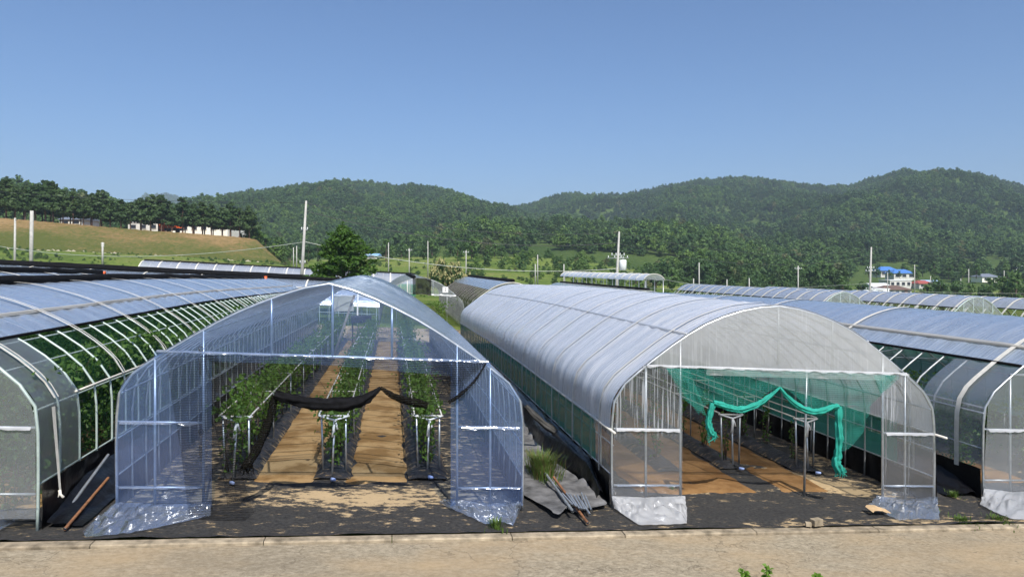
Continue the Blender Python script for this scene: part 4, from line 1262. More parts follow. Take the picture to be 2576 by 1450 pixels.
swag(nb, [(1222, 913), (1195, 955), (1160, 990), (1128, 1012)], YB - 0.03, [0.02, 0.03, 0.03, 0.03], net_blackd, 'net_edge', 4, 6)

ng = net_thing('green_net', 'green netting gathered into two swags across the misted doorway', C.pt(0, -0.05, 0))
YC = 10.66
zc = lambda L: [((2600 + a / 2.575) * 0.64375, (1400 + b / 2.575) * 0.64375) for a, b in L]
swag(ng, zc([(480, 440), (560, 465), (650, 495), (760, 512), (900, 470), (1020, 400), (1150, 290)]), YC, [0.04, 0.05, 0.055, 0.06, 0.05, 0.04, 0.018], net_greend, 'gathered_roll', 11, lump=1.8)
swag(ng, zc([(1150, 290), (1230, 390), (1330, 475), (1450, 528), (1560, 530), (1680, 485), (1740, 475)]), YC, [0.018, 0.04, 0.05, 0.06, 0.055, 0.045, 0.04], net_greend, 'gathered_roll', 12, lump=1.8)
swag(ng, zc([(475, 445), (445, 560), (432, 640), (450, 730), (485, 765)]), YC + 0.02, [0.045, 0.05, 0.05, 0.055, 0.045], net_greend, 'hanging_tail', 13, fringe=14, lump=1.8)
swag(ng, zc([(440, 740), (430, 800), (445, 870)]), YC + 0.02, [0.04, 0.03, 0.012], net_green, 'hanging_tail', 14)
swag(ng, zc([(1740, 478), (1738, 640), (1745, 800), (1735, 960), (1720, 1040), (1755, 1125)]), YC + 0.02, [0.045, 0.065, 0.06, 0.06, 0.07, 0.07], net_greend, 'hanging_tail', 15, fringe=22, lump=1.8)
net_panel(ng, zc([(5, 95), (600, 110), (1400, 130), (2330, 165)]), zc([(330, 560), (480, 430), (800, 500), (1150, 290), (1500, 530), (1740, 470), (2050, 490)]), YC + 0.01, net_green, 'net_panel', 60, 16, 0.07, 6)
net_panel(ng, zc([(5, 95), (120, 100), (240, 110)]), zc([(140, 350), (200, 420), (420, 590)]), YC - 0.03, net_green, 'net_panel', 16, 14, 0.05, 7)
net_panel(ng, zc([(1760, 470), (1900, 480), (2060, 490)]), zc([(1760, 940), (1860, 890), (1990, 740)]), YC + 0.03, net_green, 'net_panel', 16, 14, 0.06, 8)
net_panel(ng, zc([(2090, 165), (2240, 168), (2360, 175)]), zc([(2160, 350), (2240, 300), (2330, 210)]), YC - 0.05, net_green, 'net_panel', 14, 8, 0.03, 9)

# ------------------------------------------------------------------ clutter between the houses
def gp(px, py, lift=0.0):
    g = ground(px, py)
    return (g[0], g[1], g[2] + lift)
mb = MB()
def sheet_fn(u, v):
    y = 16.6 - 6.35 * u
    xl = 2.03 + 0.30 * sstep(0.80, 1.0, u); xr = 3.02 + 0.10 * fn3(u * 5, 3) + 0.26 * sstep(0.55, 0.95, u) - 0.55 * sstep(0.94, 1.0, u)
    x = xl + (xr - xl) * v
    yy = y - 0.16 * sstep(0.85, 1.0, u) * math.sin(v * 5.2 + 0.6)
    h = 0.085 + 0.045 * math.sin(v * 3.0 + u * 7) + 0.05 * fn3(u * 9, v * 3) + 0.02 * fn3(u * 30, v * 9)
    h += 0.10 * sstep(0.88, 1.0, v) * abs(fn3(u * 12, 1)) * 2 + 0.03 * sstep(0.93, 1.0, u) * (0.6 + abs(fn3(v * 4, 3)))
    return (x, yy, tz(x, yy) + h)
mb.grid(sheet_fn, 80, 22)
solo('loose_mat', mb, greyfab, gp(1400, 1240), 'dusty grey sheet of ground fabric lying loose between two greenhouses', 'mat')
# bulging black plastic along the milky house
mb = MB()
def bulge(u, v):
    y = 10.95 + 9.0 * u
    x0 = 3.36; x1 = 3.00 + 0.12 * fn3(u * 4, 1) + 0.2 * sstep(0.25, 0.0, u)
    t = v
    x = x0 + (x1 - x0) * t
    h = 0.46 * (1 - t) ** 1.3 * min(1, 0.1 + u * 9) + 0.17 * math.sin(math.pi * min(1, t * 1.15)) * (0.8 + 0.7 * fn3(u * 6, t * 3, 5)) + 0.05 + 0.03 * fn3(u * 22, t * 7)
    return (x, y, tz(x, y) + max(0.03, h))
mb.grid(bulge, 70, 16)
solo('black_plastic', mb, blackfilm, (3.0, 11.0, tz(3, 11)), 'glossy black plastic sheeting bunched along the left foot of the misted greenhouse', 'plastic sheet')
swag(thing('plastic_roll', gp(1400, 1120), 'rolled edge of grey-black plastic beside the misted greenhouse', 'plastic roll'), [(1322, 1020), (1350, 1050), (1385, 1078), (1425, 1108), (1455, 1140)], 14.0, [0.05, 0.07, 0.08, 0.07, 0.03], plain('grey_black_plastic', (0.05, 0.048, 0.045), 0.5, 0, 0.4, 6), 'roll', 9)
mb = MB()
def bulge2(u, v):
    y = 9.95 + 8.5 * u
    x = -4.36 + (0.42 + 0.1 * fn3(u * 5, 2)) * v
    h = 0.34 * (1 - v) ** 1.1 * min(1, 0.15 + u * 6) + 0.06 + 0.06 * fn3(u * 9, v * 3, 8) * (1 - v * 0.5) + 0.02 * fn3(u * 40, v * 3)
    return (x, y, tz(x, y) + max(0.03, h))
mb.grid(bulge2, 60, 14)
solo('black_plastic', mb, blackfilm, (-4.2, 10.2, tz(-4.2, 10.2)), 'black plastic sheeting leaning along the foot of the left greenhouse', 'plastic sheet')
mb = MB()
def bulge3(u, v):
    y = 11.2 + 6.0 * u
    x = 10.36 - (0.6 + 0.1 * fn3(u * 5, 2)) * v
    h = 0.32 * (1 - v) ** 1.2 * min(1, 0.15 + u * 6) + 0.06 + 0.06 * fn3(u * 9, v * 3, 3) + 0.02 * fn3(u * 40, v * 3)
    return (x, y, tz(x, y) + max(0.03, h))
mb.grid(bulge3, 50, 14)
solo('black_plastic', mb, blackfilm, (10.2, 11.3, tz(10.2, 11.3)), 'black plastic sheeting along the foot of the blue-roofed greenhouse', 'plastic sheet')

def lying_pipe(p0, p1, r, mat, label, lift0=0.06, lift1=0.06, group=None, rust_at=None):
    a = gp(*p0, lift0); b = gp(*p1, lift1)
    r_ = thing('metal_pipe', a, label, 'pipe', group)
    n = 10
    outer = MB()
    for k in range(n):
        t = 2 * math.pi * k / n
    d = (Vector(b) - Vector(a)).normalized()
    o = part('pipe_wall', MB().tube([a, b], r, 10, False), mat, r_)
    part('pipe_bore', MB().tube([Vector(a) + d * 0.004, Vector(a) + d * 0.02], r * 0.8, 10), dark_hole, r_)
    part('pipe_bore', MB().tube([Vector(b) - d * 0.02, Vector(b) - d * 0.004], r * 0.8, 10), dark_hole, r_)
    return r_
lying_pipe((163, 1310), (272, 1225), 0.022, steel, 'grey metal pipe lying by the left greenhouse corner', 0.10, 0.50)
lying_pipe((163, 1345), (272, 1245), 0.020, rust, 'rusty brown pipe lying beside the grey one at the left corner', 0.08, 0.26)
lying_pipe((1372, 1222), (1440, 1312), 0.022, steel_d, 'long grey pipe running down from the grass tuft', 0.22, 0.16)
lying_pipe((1392, 1232), (1478, 1330), 0.020, rust, 'long rusty pipe running down from the grass tuft', 0.22, 0.09)
short = [((1414, 1270), (1441, 1297)), ((1424, 1270), (1450, 1302)), ((1432, 1272), (1458, 1307)), ((1444, 1276), (1464, 1308)), ((1452, 1274), (1470, 1309)), ((1462, 1268), (1478, 1306)), ((1472, 1276), (1487, 1310)), ((1462, 1290), (1484, 1322))]
nth = 0
for p0, p1 in short:
    lying_pipe(p0, p1, 0.015, steel, 'short cut-off steel pipe on the loose grey mat, ' + ordw(nth := nth + 1) + ' from the left', 0.19, 0.17, 'short pipes on the mat')

def grass_tuft(px, py, n, hgt, spread, label, seed, seedheads=True, name='grass_tuft'):
    g = gp(px, py, 0.05)
    r_ = thing(name, g, label, 'grass tuft')
    rnd = random.Random(seed)
    mb = MB(); mb2 = MB()
    for _ in range(n):
        a = rnd.random() * 6.28; rad = abs(rnd.gauss(0, spread))
        x0 = math.cos(a) * rad * 0.8; y0 = math.sin(a) * rad * 1.5
        h = hgt * rnd.uniform(0.4, 1.1); ln = rnd.uniform(0.15, 0.6) * h
        dx, dy = math.cos(a + rnd.gauss(0, 0.6)) * ln, math.sin(a + rnd.gauss(0, 0.6)) * ln
        w = rnd.uniform(0.004, 0.009)
        px_, py_ = -math.sin(a) * w, math.cos(a) * w
        P0 = (x0, y0, 0); P1 = (x0 + dx * 0.35, y0 + dy * 0.35, h * 0.62); P2 = (x0 + dx, y0 + dy, h)
        tgt = mb2 if seedheads and rnd.random() < 0.3 else mb
        tgt.add([(P0[0] - px_, P0[1] - py_, 0), (P0[0] + px_, P0[1] + py_, 0), (P1[0] + px_, P1[1] + py_, P1[2]), (P1[0] - px_, P1[1] - py_, P1[2]), P2], [(0, 1, 2, 3), (3, 2, 4)])
    link('blades', mb.mesh('blades', leaf_grass, False), r_)
    if mb2.v: link('seed_heads', mb2.mesh('seed_heads', leaf_dry, False), r_)
grass_tuft(1366, 1205, 1200, 0.42, 0.16, 'tall green grass tuft with brown seed heads between the greenhouses', 5)
grass_tuft(1246, 1333, 140, 0.10, 0.09, 'small grass tuft at the kerb below the blue film corner', 6, False)
grass_tuft(2420, 1318, 160, 0.07, 0.12, 'low green weeds at the kerb right of the misted greenhouse', 7, False)
grass_tuft(2510, 1314, 160, 0.07, 0.12, 'low green weeds at the kerb by the right edge', 8, False)
grass_tuft(2398, 1255, 90, 0.10, 0.06, 'small yellow-green weed on the black plastic by the right greenhouse', 9, False)
grass_tuft(1690, 1225 + 10, 60, 0.05, 0.04, 'tiny green seedling on the brown soil in the misted doorway', 10, False)
# green weeds poking into the bottom of the picture
def weed(px, py, Z, seed, label):
    x, y, z = at(px, py, Z)
    g0 = tz(x, y)
    r_ = thing('tall_weed', (x, y, g0), label, 'weed', 'weeds by the near roadside')
    rnd = random.Random(seed); mb = MB(); ms_ = MB()
    H = z - g0
    ms_.tube([(0, 0, 0), (0.02, 0.01, H * 0.6), (0, 0, H)], [0.008, 0.006, 0.002], 5)
    for k in range(60):
        t = rnd.random() ** 0.7
        leaf_mesh(mb, (rnd.gauss(0, 0.015), rnd.gauss(0, 0.015), H * (0.25 + 0.75 * t)), 0.10 * (1.15 - t * 0.6), rnd)
    for k in range(10):
        leaf_mesh(mb, (rnd.gauss(0, 0.006), rnd.gauss(0, 0.006), H - 0.03), 0.05, rnd)
    link('foliage', mb.mesh('foliage', leaf_weed, False), r_); link('stem', ms_.mesh('stem', leaf_weed), r_)
weed(1872, 1432, 6.3, 1, 'green weed tip poking up at the bottom edge, left of three')
weed(1930, 1424, 6.2, 2, 'green weed tip poking up at the bottom edge, middle of three')
weed(2055, 1440, 6.4, 3, 'green weed tip poking up at the bottom edge, right of three')
# torn cardboard on the right apron, and a stone on the kerb
mb = MB().grid(lambda u, v: (7.95 + 0 * u, 0, 0), 1, 1)
g = gp(2205, 1296, 0.10)
mb = MB(); mb.grid(lambda u, v: (g[0] - 0.15 + 0.32 * u, g[1] - 0.12 + 0.2 * v + 0.05 * fn3(u * 4, v), g[2] + 0.03 * math.sin(u * 5) + 0.03 * v), 8, 5)
solo('cardboard_scrap', mb, cardboard, g, 'torn tan cardboard scrap on the film apron of the misted greenhouse', 'cardboard')
g = gp(2055, 1336, 0.12)
mb = MB().box((g[0], g[1] + 0.02, g[2] + 0.02), (0.16, 0.10, 0.09), 0.2).box((g[0] - 0.13, g[1] + 0.02, g[2] - 0.005), (0.08, 0.08, 0.05), -0.4)
solo('rubble_stone', mb, kerb_m, g, 'broken concrete lump lying on the kerb before the misted doorway', 'stone', None, False)
# blue tank and white panel seen at the far end of the left house
x, y = -5.2, 31.0
tk = thing('water_tank', (x, y, tz(x, y)), 'blue plastic tank seen through the bare ribs of the left greenhouse', 'tank')
mb = MB().tube([(x, y - 1.2, tz(x, y) + 1.55), (x, y - 1.1, tz(x, y) + 1.55), (x, y + 1.1, tz(x, y) + 1.55), (x, y + 1.2, tz(x, y) + 1.55)], [0.4, 0.55, 0.55, 0.4], 14)
part('tank_shell', mb, blue_p, tk)
part('tank_stand', MB().box((x, y - 0.7, tz(x, y) + 0.5), (0.9, 0.1, 1.0)).box((x, y + 0.7, tz(x, y) + 0.5), (0.9, 0.1, 1.0)), steel_d, tk)
# things at the back of house B
x, y = -2.0, 36.6
bl = thing('back_panel', (x, y, tz(x, y)), 'cream sheet hung on the back wall of the blue-fronted greenhouse', 'panel')
part('sheet', MB().grid(lambda u, v: (x - 0.95 + 1.05 * u, y + 0.03 * fn3(u * 4, v * 3), tz(x, y) + 1.55 + 0.75 * v), 10, 6), plain('hung_cream_sheet', (0.50, 0.47, 0.36), 0.8, 0, 0.15, 2.0), bl)
x, y = -1.5, 36.0
solo('control_box', MB().box((x, y, tz(x, y) + 1.2), (1.0, 0.3, 0.35)).box((x - 0.42, y, tz(x, y) + 0.5), (0.06, 0.06, 1.05)).box((x + 0.42, y, tz(x, y) + 0.5), (0.06, 0.06, 1.05)), dark_hole, (x, y, tz(x, y)), 'dark box on legs near the back of the blue-fronted greenhouse', 'box', None, False)

# ------------------------------------------------------------------ trees
def cards(mb, c, r, n, size, rnd, squash=0.8):
    """n leaf cards spread through a clump of radius r, mostly near its surface"""
    for _ in range(n):
        d = Vector((rnd.gauss(0, 1), rnd.gauss(0, 1), rnd.gauss(0, 1))).normalized()
        q = Vector(c) + Vector((d.x * r, d.y * r, d.z * r * squash)) * (rnd.random() ** 0.4)
        nn = (d + Vector((rnd.gauss(0, 0.5), rnd.gauss(0, 0.5), rnd.gauss(0, 0.5) + 0.3))).normalized()
        a = nn.orthogonal().normalized(); b = nn.cross(a)
        t = rnd.random() * 6.28
        a, b = a * math.cos(t) + b * math.sin(t), b * math.cos(t) - a * math.sin(t)
        s = size * rnd.uniform(0.6, 1.3)
        mb.add([tuple(q - a * s - b * s * 0.5), tuple(q + a * s * 0.2 - b * s * 0.7), tuple(q + a * s + b * s * 0.4), tuple(q - a * s * 0.3 + b * s * 0.7)], [(0, 1, 2, 3)])
def broadleaf(seed, H=8.0, Rc=2.9, clumps=16, per=18, size=0.55, mat=leaf_broad, trunk=True, low=0.3):
    rnd = random.Random(seed)
    mb = MB(); mt = MB()
    for k in range(clumps):
        t = rnd.random()
        a = rnd.random() * 6.28
        hh = low + (1 - low) * t
        rad = Rc * math.sin(math.pi * min(0.95, 0.22 + 0.70 * t)) * rnd.uniform(0.35, 0.95)
        c = (math.cos(a) * rad, math.sin(a) * rad, H * hh * 0.93)
        cards(mb, c, Rc * rnd.uniform(0.30, 0.46), per, size, rnd)
        if trunk and k % 3 == 0:
            mt.tube([(0, 0, H * 0.22), (c[0] * 0.5, c[1] * 0.5, c[2] * 0.7), c], [0.10, 0.06, 0.02], 4, False)
    cards(mb, (0, 0, H * 0.93), Rc * 0.4, per, size, rnd)
    mt.tube([(0, 0, -0.5), (0.05, 0, H * 0.3), (0, 0.05, H * 0.85)], [0.20, 0.15, 0.04], 6, False)
    return mb.mesh('crown', mat, False), mt.mesh('trunk', bark)
def pine(seed, H=7.6, Rc=2.6, tiers=9, per=26, size=0.30, lo=0.36):
    rnd = random.Random(seed)
    mb = MB(); mt = MB()
    mt.tube([(0, 0, -0.4), (0.08 * rnd.gauss(0, 1), 0, H * 0.5), (0.1 * rnd.gauss(0, 1), 0.1, H * 0.95)], [0.17, 0.12, 0.03], 6, False)
    for k in range(tiers):
        t = k / (tiers - 1)
        h = H * (lo + (0.98 - lo) * t)
        rad = Rc * (1 - 0.72 * t ** 1.6) * rnd.uniform(0.8, 1.1)
        nb_ = 6 if t < 0.8 else 3
        for q in range(nb_):
            a = rnd.random() * 6.28
            rr_ = rad * rnd.uniform(0.25, 0.85)
            c = (math.cos(a) * rr_, math.sin(a) * rr_, h + rnd.gauss(0, 0.12))
            cards(mb, c, rad * 0.42, per, size, rnd, 0.36)
            mt.tube([(0, 0, h - 0.25), c], [0.05, 0.015], 4, False)
    return mb.mesh('crown', leaf_pine, False), mt.mesh('trunk', pinebark)
def place_tree(name, proto, loc, rz, sc, label, group=None, cat='tree', sz=None):
    r_ = thing(name, loc, label, cat, group)
    r_.rotation_euler = (0, 0, rz)
    r_.scale = (sc, sc, sz or sc)
    link('crown', proto[0], r_); link('trunk', proto[1], r_)
    return r_

# the dense tree behind the blue-fronted house
def ginkgo():
    rnd = random.Random(21)
    H = 7.2
    mb = MB(); mt = MB()
    mt.tube([(0, 0, -0.3), (0.05, 0, H * 0.5), (0, 0, H)], [0.20, 0.12, 0.02], 7)
    for k in range(120):
        t = (k + rnd.random()) / 120
        h = H * (0.16 + 0.82 * t)
        L = (3.5 * (1 - t) ** 0.80 + 0.15) * rnd.uniform(0.65, 1.12)
        a = k * 2.4 + rnd.gauss(0, 0.3)
        d = Vector((math.cos(a), math.sin(a), 0.12 + 0.5 * t))
        p0 = Vector((0, 0, h - 0.2)); p1 = p0 + d * L
        mt.tube([tuple(p0), tuple(p0 + d * L * 0.5 + Vector((0, 0, -0.08))), tuple(p1)], [0.035, 0.02, 0.006], 4, False)
        for q in range(int(5 + 12 * L / 2.5)):
            s = 0.25 + 0.75 * (q + rnd.random()) / (5 + 12 * L / 2.5)
            c = p0 + d * L * min(s, 1.02) + Vector((rnd.gauss(0, 0.10), rnd.gauss(0, 0.10), rnd.gauss(0, 0.06)))
            cards(mb, c, 0.22, 13, 0.09, rnd)
    for q in range(14):
        cards(mb, (0, 0, H * 0.9 + q * 0.07), 0.14, 8, 0.06, rnd)
    return mb.mesh('crown', leaf_gink, False), mt.mesh('trunk', bark)
gx_, gy_, _ = at(862, 690, 57)
place_tree('conical_tree', ginkgo(), (gx_, gy_, tz(gx_, gy_)), 0.4, 1.2, 'dark green conical tree rising behind the blue-fronted greenhouse', None, sz=1.0)
# cream-blossomed chestnut
def bloom_bush():
    rnd = random.Random(4)
    mb = MB(); mt = MB(); mf = MB()
    for k in range(46):
        a = rnd.random() * 6.28; r0 = rnd.random() ** 0.5
        x = math.cos(a) * r0 * 2.5; y = math.sin(a) * r0 * 1.6; z = 0.6 + 1.75 * math.sqrt(max(0, 1 - r0 * r0)) * rnd.uniform(0.5, 1.0) - 0.12 * x
        cards(mb, (x, y, z), 0.42, 26, 0.13, rnd)
        if z > 0.75: cards(mf, (x, y - 0.1, z + 0.16), 0.40, 26, 0.10, rnd)
        if k % 4 == 0: mt.tube([(0, 0, 0), (x * 0.5, y * 0.5, z * 0.6), (x, y, z)], [0.09, 0.05, 0.02], 4, False)
    return mb.mesh('crown', leaf_oak, False), mt.mesh('trunk', bark), mf.mesh('blossom', leaf_bloom, False)
bb = bloom_bush()
x, y, _ = at(1135, 700, 78)
r_ = place_tree('blossoming_tree', bb, (x, y, tz(x, y) + 0.5), 0.0, 0.98, 'rounded tree covered in cream blossom behind the number three house', sz=1.85)
link('blossom', bb[2], r_)
# shrub between the houses, right of the blue one, in front of number 3
VS = vine_proto(500, 0.1, 1.7, 0.45, 0.5, 0.12, 99, 0.3, leaf_vine)
x, y, _ = at(1100, 770, 44)
plant([VS], 0, (x, y, tz(x, y)), 0, 'green shrub in front of the number three greenhouse', None, 1.1, 'shrub', 'shrub')

# ------------------------------------------------------------------ embankment, plateau, pines, buildings behind them
BK = [(-260, 616, 150, 536, 166), (-100, 620, 150, 543, 166), (0, 625, 150, 548, 166), (170, 631, 154, 562, 169), (340, 640, 158, 577, 173), (500, 649, 163, 588, 177), (600, 655, 167, 596, 180), (645, 658, 170, 602, 182), (672, 660, 171, 628, 180), (705, 662, 172, 657, 176)]
BKa = np.array(BK, float)
def bk(px):
    return [float(np.interp(px, BKa[:, 0], BKa[:, k])) for k in range(1, 5)]
mb = MB()
npx = 150
for i in range(npx + 1):
    px = -260 + 965 * i / npx
    fy, fz, cy_, cz_ = bk(px)
    f = np.array(at(px, fy, fz)); c_ = np.array(at(px, cy_, cz_))
    f[2] -= 0.5
    for j in range(19):
        if j <= 12:
            t = j / 12
            p_ = f * (1 - t) + c_ * t
            p_[2] += 0.35 * fn3(p_[0] / 5, p_[1] / 5) * math.sin(math.pi * t) + 0.15 * fn3(p_[0] / 1.3, p_[1] / 1.5)
            if j > 10: p_[2] += 0.12 * fn3(p_[0] / 0.8, 3)
        else:
            t = (j - 12) / 6
            p_ = np.array(at(px, cy_, cz_)) + np.array([ray(px, 600)[0], ray(px, 600)[1], 0]) * 160 * t
            p_[2] = c_[2] + 0.2 - (7 * sstep(600, 705, px)) * t
        mb.v.append(tuple(p_))
mb.f = [(i * 19 + j, (i + 1) * 19 + j, (i + 1) * 19 + j + 1, i * 19 + j + 1) for i in range(npx) for j in range(18)]
me = mb.mesh('embankment', bank_m)
me.attributes.new('upslope', 'FLOAT', 'POINT').data.foreach_set('value', [min(1.0, j / 12) for i in range(npx + 1) for j in range(19)])
tag(link('embankment', me), kind='structure')
# pale broken wall along the foot of the bank
mb = MB()
for i in range(240):
    px = -260 + 960 * i / 240
    fy, fz, _, _ = bk(px)
    b0 = at(px, fy + 4, fz - 1.5); t0 = at(px, fy + 1 - 9 * abs(fn3(i * 0.31)) , fz - 1.2)
    t1 = at(px, fy + 1 - 8.5 * abs(fn3(i * 0.31)), fz + 0.8)
    mb.v += [(b0[0], b0[1], b0[2] - 0.5), t0, t1]
    if i:
        k = 3 * i
        mb.f += [(k - 3, k, k + 1, k - 2), (k - 2, k + 1, k + 2, k - 1)]
solo('retaining_wall', mb, stonewall_m, at(200, 635, 152), 'low pale ragged wall along the foot of the dry bank', 'wall')

PINES = [pine(200 + k, 7.6, 2.8, 10, 24, 0.30) for k in range(4)]
rr = random.Random(17)
for row, (dz, lab) in enumerate(((1.0, 'dark pine in the front row on the bank'), (7.5, 'dark pine in the rear row on the bank'))):
    px = -70.0 + row * 11
    nth = 0
    while px < 640:
        fy, fz, cyy, czz = bk(px)
        x, y, z = at(px, cyy, czz)
        d = ray(px, 600)
        x += d[0] * dz; y += d[1] * dz
        place_tree('pine_tree', PINES[rr.randrange(4)], (x, y, z - 0.15), rr.uniform(0, 6), rr.uniform(0.84, 1.2) * (1.12 if px < 150 else 1.0), lab + ', ' + ordw(nth := nth + 1) + ' from the left', 'pines on the bank')
        px += rr.uniform(19, 27)
def block(name, label, px0, px1, ybase, ytop, Z, depth, wall, roof, wins=0, roofkind='flat', cat='building', group=None, door=False, ov=0.4):
    a = np.array(at(px0, ybase, Z)); b = np.array(at(px1, ybase, Z))
    zt_ = at(px0, ytop, Z)[2]
    zb = min(a[2], b[2]) - 0.6
    c_ = (a + b) / 2
    wdt = float(np.hypot(b[0] - a[0], b[1] - a[1]))
    ang = math.atan2(b[1] - a[1], b[0] - a[0])
    dirx = (math.cos(ang), math.sin(ang)); diry = (-math.sin(ang), math.cos(ang))
    root = thing(name, (float(c_[0]), float(c_[1]), float(zb)), label, cat, group)
    P = lambda u, v, h: (c_[0] + dirx[0] * u + diry[0] * v, c_[1] + dirx[1] * u + diry[1] * v, h)
    H = zt_ - zb
    eave = zb + H * (1.0 if roofkind == 'flat' else 0.66)
    cc = P(0, depth / 2, (zb + eave) / 2)
    part('wall', MB().box(cc, (wdt, depth, eave - zb), ang), wall, root, False)
    if roofkind == 'flat':
        part('roof', MB().box(P(0, depth / 2, eave + 0.1), (wdt + ov, depth + ov, 0.2), ang), roof, root, False)
    else:
        w2 = wdt / 2 + ov; e = eave - 0.05; t_ = zt_
        ins = 0.0 if roofkind == 'gable' else min(depth * 0.5, wdt * 0.3)
        vv = [P(-w2, -ov, e), P(w2, -ov, e), P(w2, depth + ov, e), P(-w2, depth + ov, e), P(-w2 + ins, depth / 2, t_), P(w2 - ins, depth / 2, t_)]
        vv += [P(-w2, -ov, e - 0.12), P(w2, -ov, e - 0.12), P(w2, depth + ov, e - 0.12), P(-w2, depth + ov, e - 0.12)]
        part('roof', MB().add([tuple(map(float, q)) for q in vv], [(0, 1, 5, 4), (2, 3, 4, 5), (1, 2, 5), (3, 0, 4), (6, 7, 1, 0), (7, 8, 2, 1), (8, 9, 3, 2), (9, 6, 0, 3), (9, 8, 7, 6)]), roof, root, False)
    for k in range(wins):
        u = -wdt / 2 + wdt * (k + 0.5) / wins
        wh = (eave - zb) * 0.36; ww = min(1.6, wdt / wins * 0.55)
        w_ = part('window', MB().box(P(u, -0.02, zb + (eave - zb) * 0.62), (ww, 0.10, wh), ang), dark_hole, root, False)
        link('window_sill', MB().box(tuple(np.array(P(u, -0.08, zb + (eave - zb) * 0.62 - wh / 2 - 0.05)) - np.array(root.location)), (ww + 0.2, 0.18, 0.08), ang).mesh('window_sill', pale_wall, False), w_)
    if door:
        part('door', MB().box(P(wdt * 0.3, -0.02, zb + 0.6 + 1.0), (1.0, 0.12, 2.0), ang), brown_roof, root, False)
    return root
block('factory_building', 'long cream building showing between the pine trunks on the bank', 405, 572, 588, 557, 196, 14, cream_wall, white_roof, 7)
block('storage_building', 'pale low building between the pines, left of the orange truck', 322, 398, 580, 560, 193, 10, pale_wall, white_roof, 3)
block('shed', 'grey-roofed shed between the pines at the left end of the bank', 150, 205, 566, 540, 186, 8, pale_wall, grey_roof, 2, 'gable')
# orange-fronted truck
tr_ = thing('delivery_truck', at(418, 583, 188), 'orange and white truck parked behind the pines', 'truck')
p0 = at(402, 583, 188); p1 = at(440, 583, 188)
zb = p0[2] - 0.3
part('cab', MB().box((p0[0] + 0.6, p0[1], zb + 1.35), (1.6, 2.0, 1.9)).box((p0[0] + 0.75, p0[1], zb + 2.4), (1.2, 1.9, 0.4)), orange_p, tr_, False)
part('cargo_box', MB().box((p0[0] + 3.6, p0[1], zb + 1.75), (4.2, 2.2, 0.9)), orange_p, tr_, False)
part('cargo_bed', MB().box((p0[0] + 3.6, p0[1], zb + 0.95), (4.4, 2.2, 0.6)), dark_hole, tr_, False)
for dx in (0.5, 2.6, 4.8):
    part('wheel', MB().tube([(p0[0] + dx, p0[1] - 1.1, zb + 0.45), (p0[0] + dx, p0[1] - 0.8, zb + 0.45)], 0.45, 12), drip, tr_)

# ------------------------------------------------------------------ hills
def hill(name, cols, footext=30, nz=26, amp=10.0, nsc=90.0, drop=7.0, step=14, mat=forest_floor, back=1.5, foot_drop=2.0):
    Cc = np.array(cols, float)
    p0, p1 = Cc[0, 0], Cc[-1, 0]
    n = int((p1 - p0) / step)
    rows = []
    for i in range(n + 1):
        px = p0 + (p1 - p0) * i / n
        fy, fz, cy_, cz_ = [float(np.interp(px, Cc[:, 0], Cc[:, k])) for k in range(1, 5)]
        zf = at(px, fy, fz)[2] - foot_drop; zc_ = at(px, cy_, cz_)[2] - drop
        dx, dy, _ = ray(px, VY)
        rw = []
        for j in range(-1, nz + 5):
            t = j / nz
            if j == -1:
                Z = fz - footext; z = zf - 6
            elif j <= nz:
                Z = fz + (cz_ - fz) * t
                z = zf + (zc_ - zf) * (t ** 0.92)
                x, y = dx * Z, dy * Z
                z += amp * math.sin(math.pi * t) * (fn3(x / nsc, y / (nsc * 1.7)) + 0.5 * fn3(x / nsc * 2.3, y / nsc * 1.8, 4))
            else:
                Z = cz_ + (cz_ - fz) * 0.12 * (j - nz); z = zc_ - (zc_ - zf) * 0.10 * (j - nz) ** 1.4
            rw.append((dx * Z, dy * Z, z))
        rows.append(rw)
    k = nz + 6
    mb = MB()
    mb.v = [p_ for rw in rows for p_ in rw]
    mb.f = [(i * k + j, (i + 1) * k + j, (i + 1) * k + j + 1, i * k + j + 1) for i in range(n) for j in range(k - 1)]
    tag(link(name, mb.mesh(name, mat)), kind='structure')
    return np.array(rows)
L_far = hill('hill', [(330, 560, 1800, 512, 2500), (350, 560, 1800, 502, 2500), (372, 560, 1800, 492, 2500), (405, 560, 1800, 488, 2500), (440, 560, 1800, 496, 2500), (475, 560, 1800, 512, 2500), (560, 570, 1800, 540, 2500)], 30, 14, 4, 200, 6, 10)
L_left = hill('hill', [(-420, 600, 230, 420, 360), (-200, 600, 230, 432, 360), (0, 585, 230, 445, 350), (60, 585, 230, 449, 345), (120, 585, 235, 460, 340), (200, 590, 240, 479, 335), (232, 590, 240, 490, 330), (330, 595, 240, 506, 325), (420, 600, 240, 520, 320), (520, 605, 245, 530, 310), (600, 610, 245, 540, 300), (680, 640, 240, 600, 290)], 15, 14, 2, 60, 7.5, 14, back=1.2)
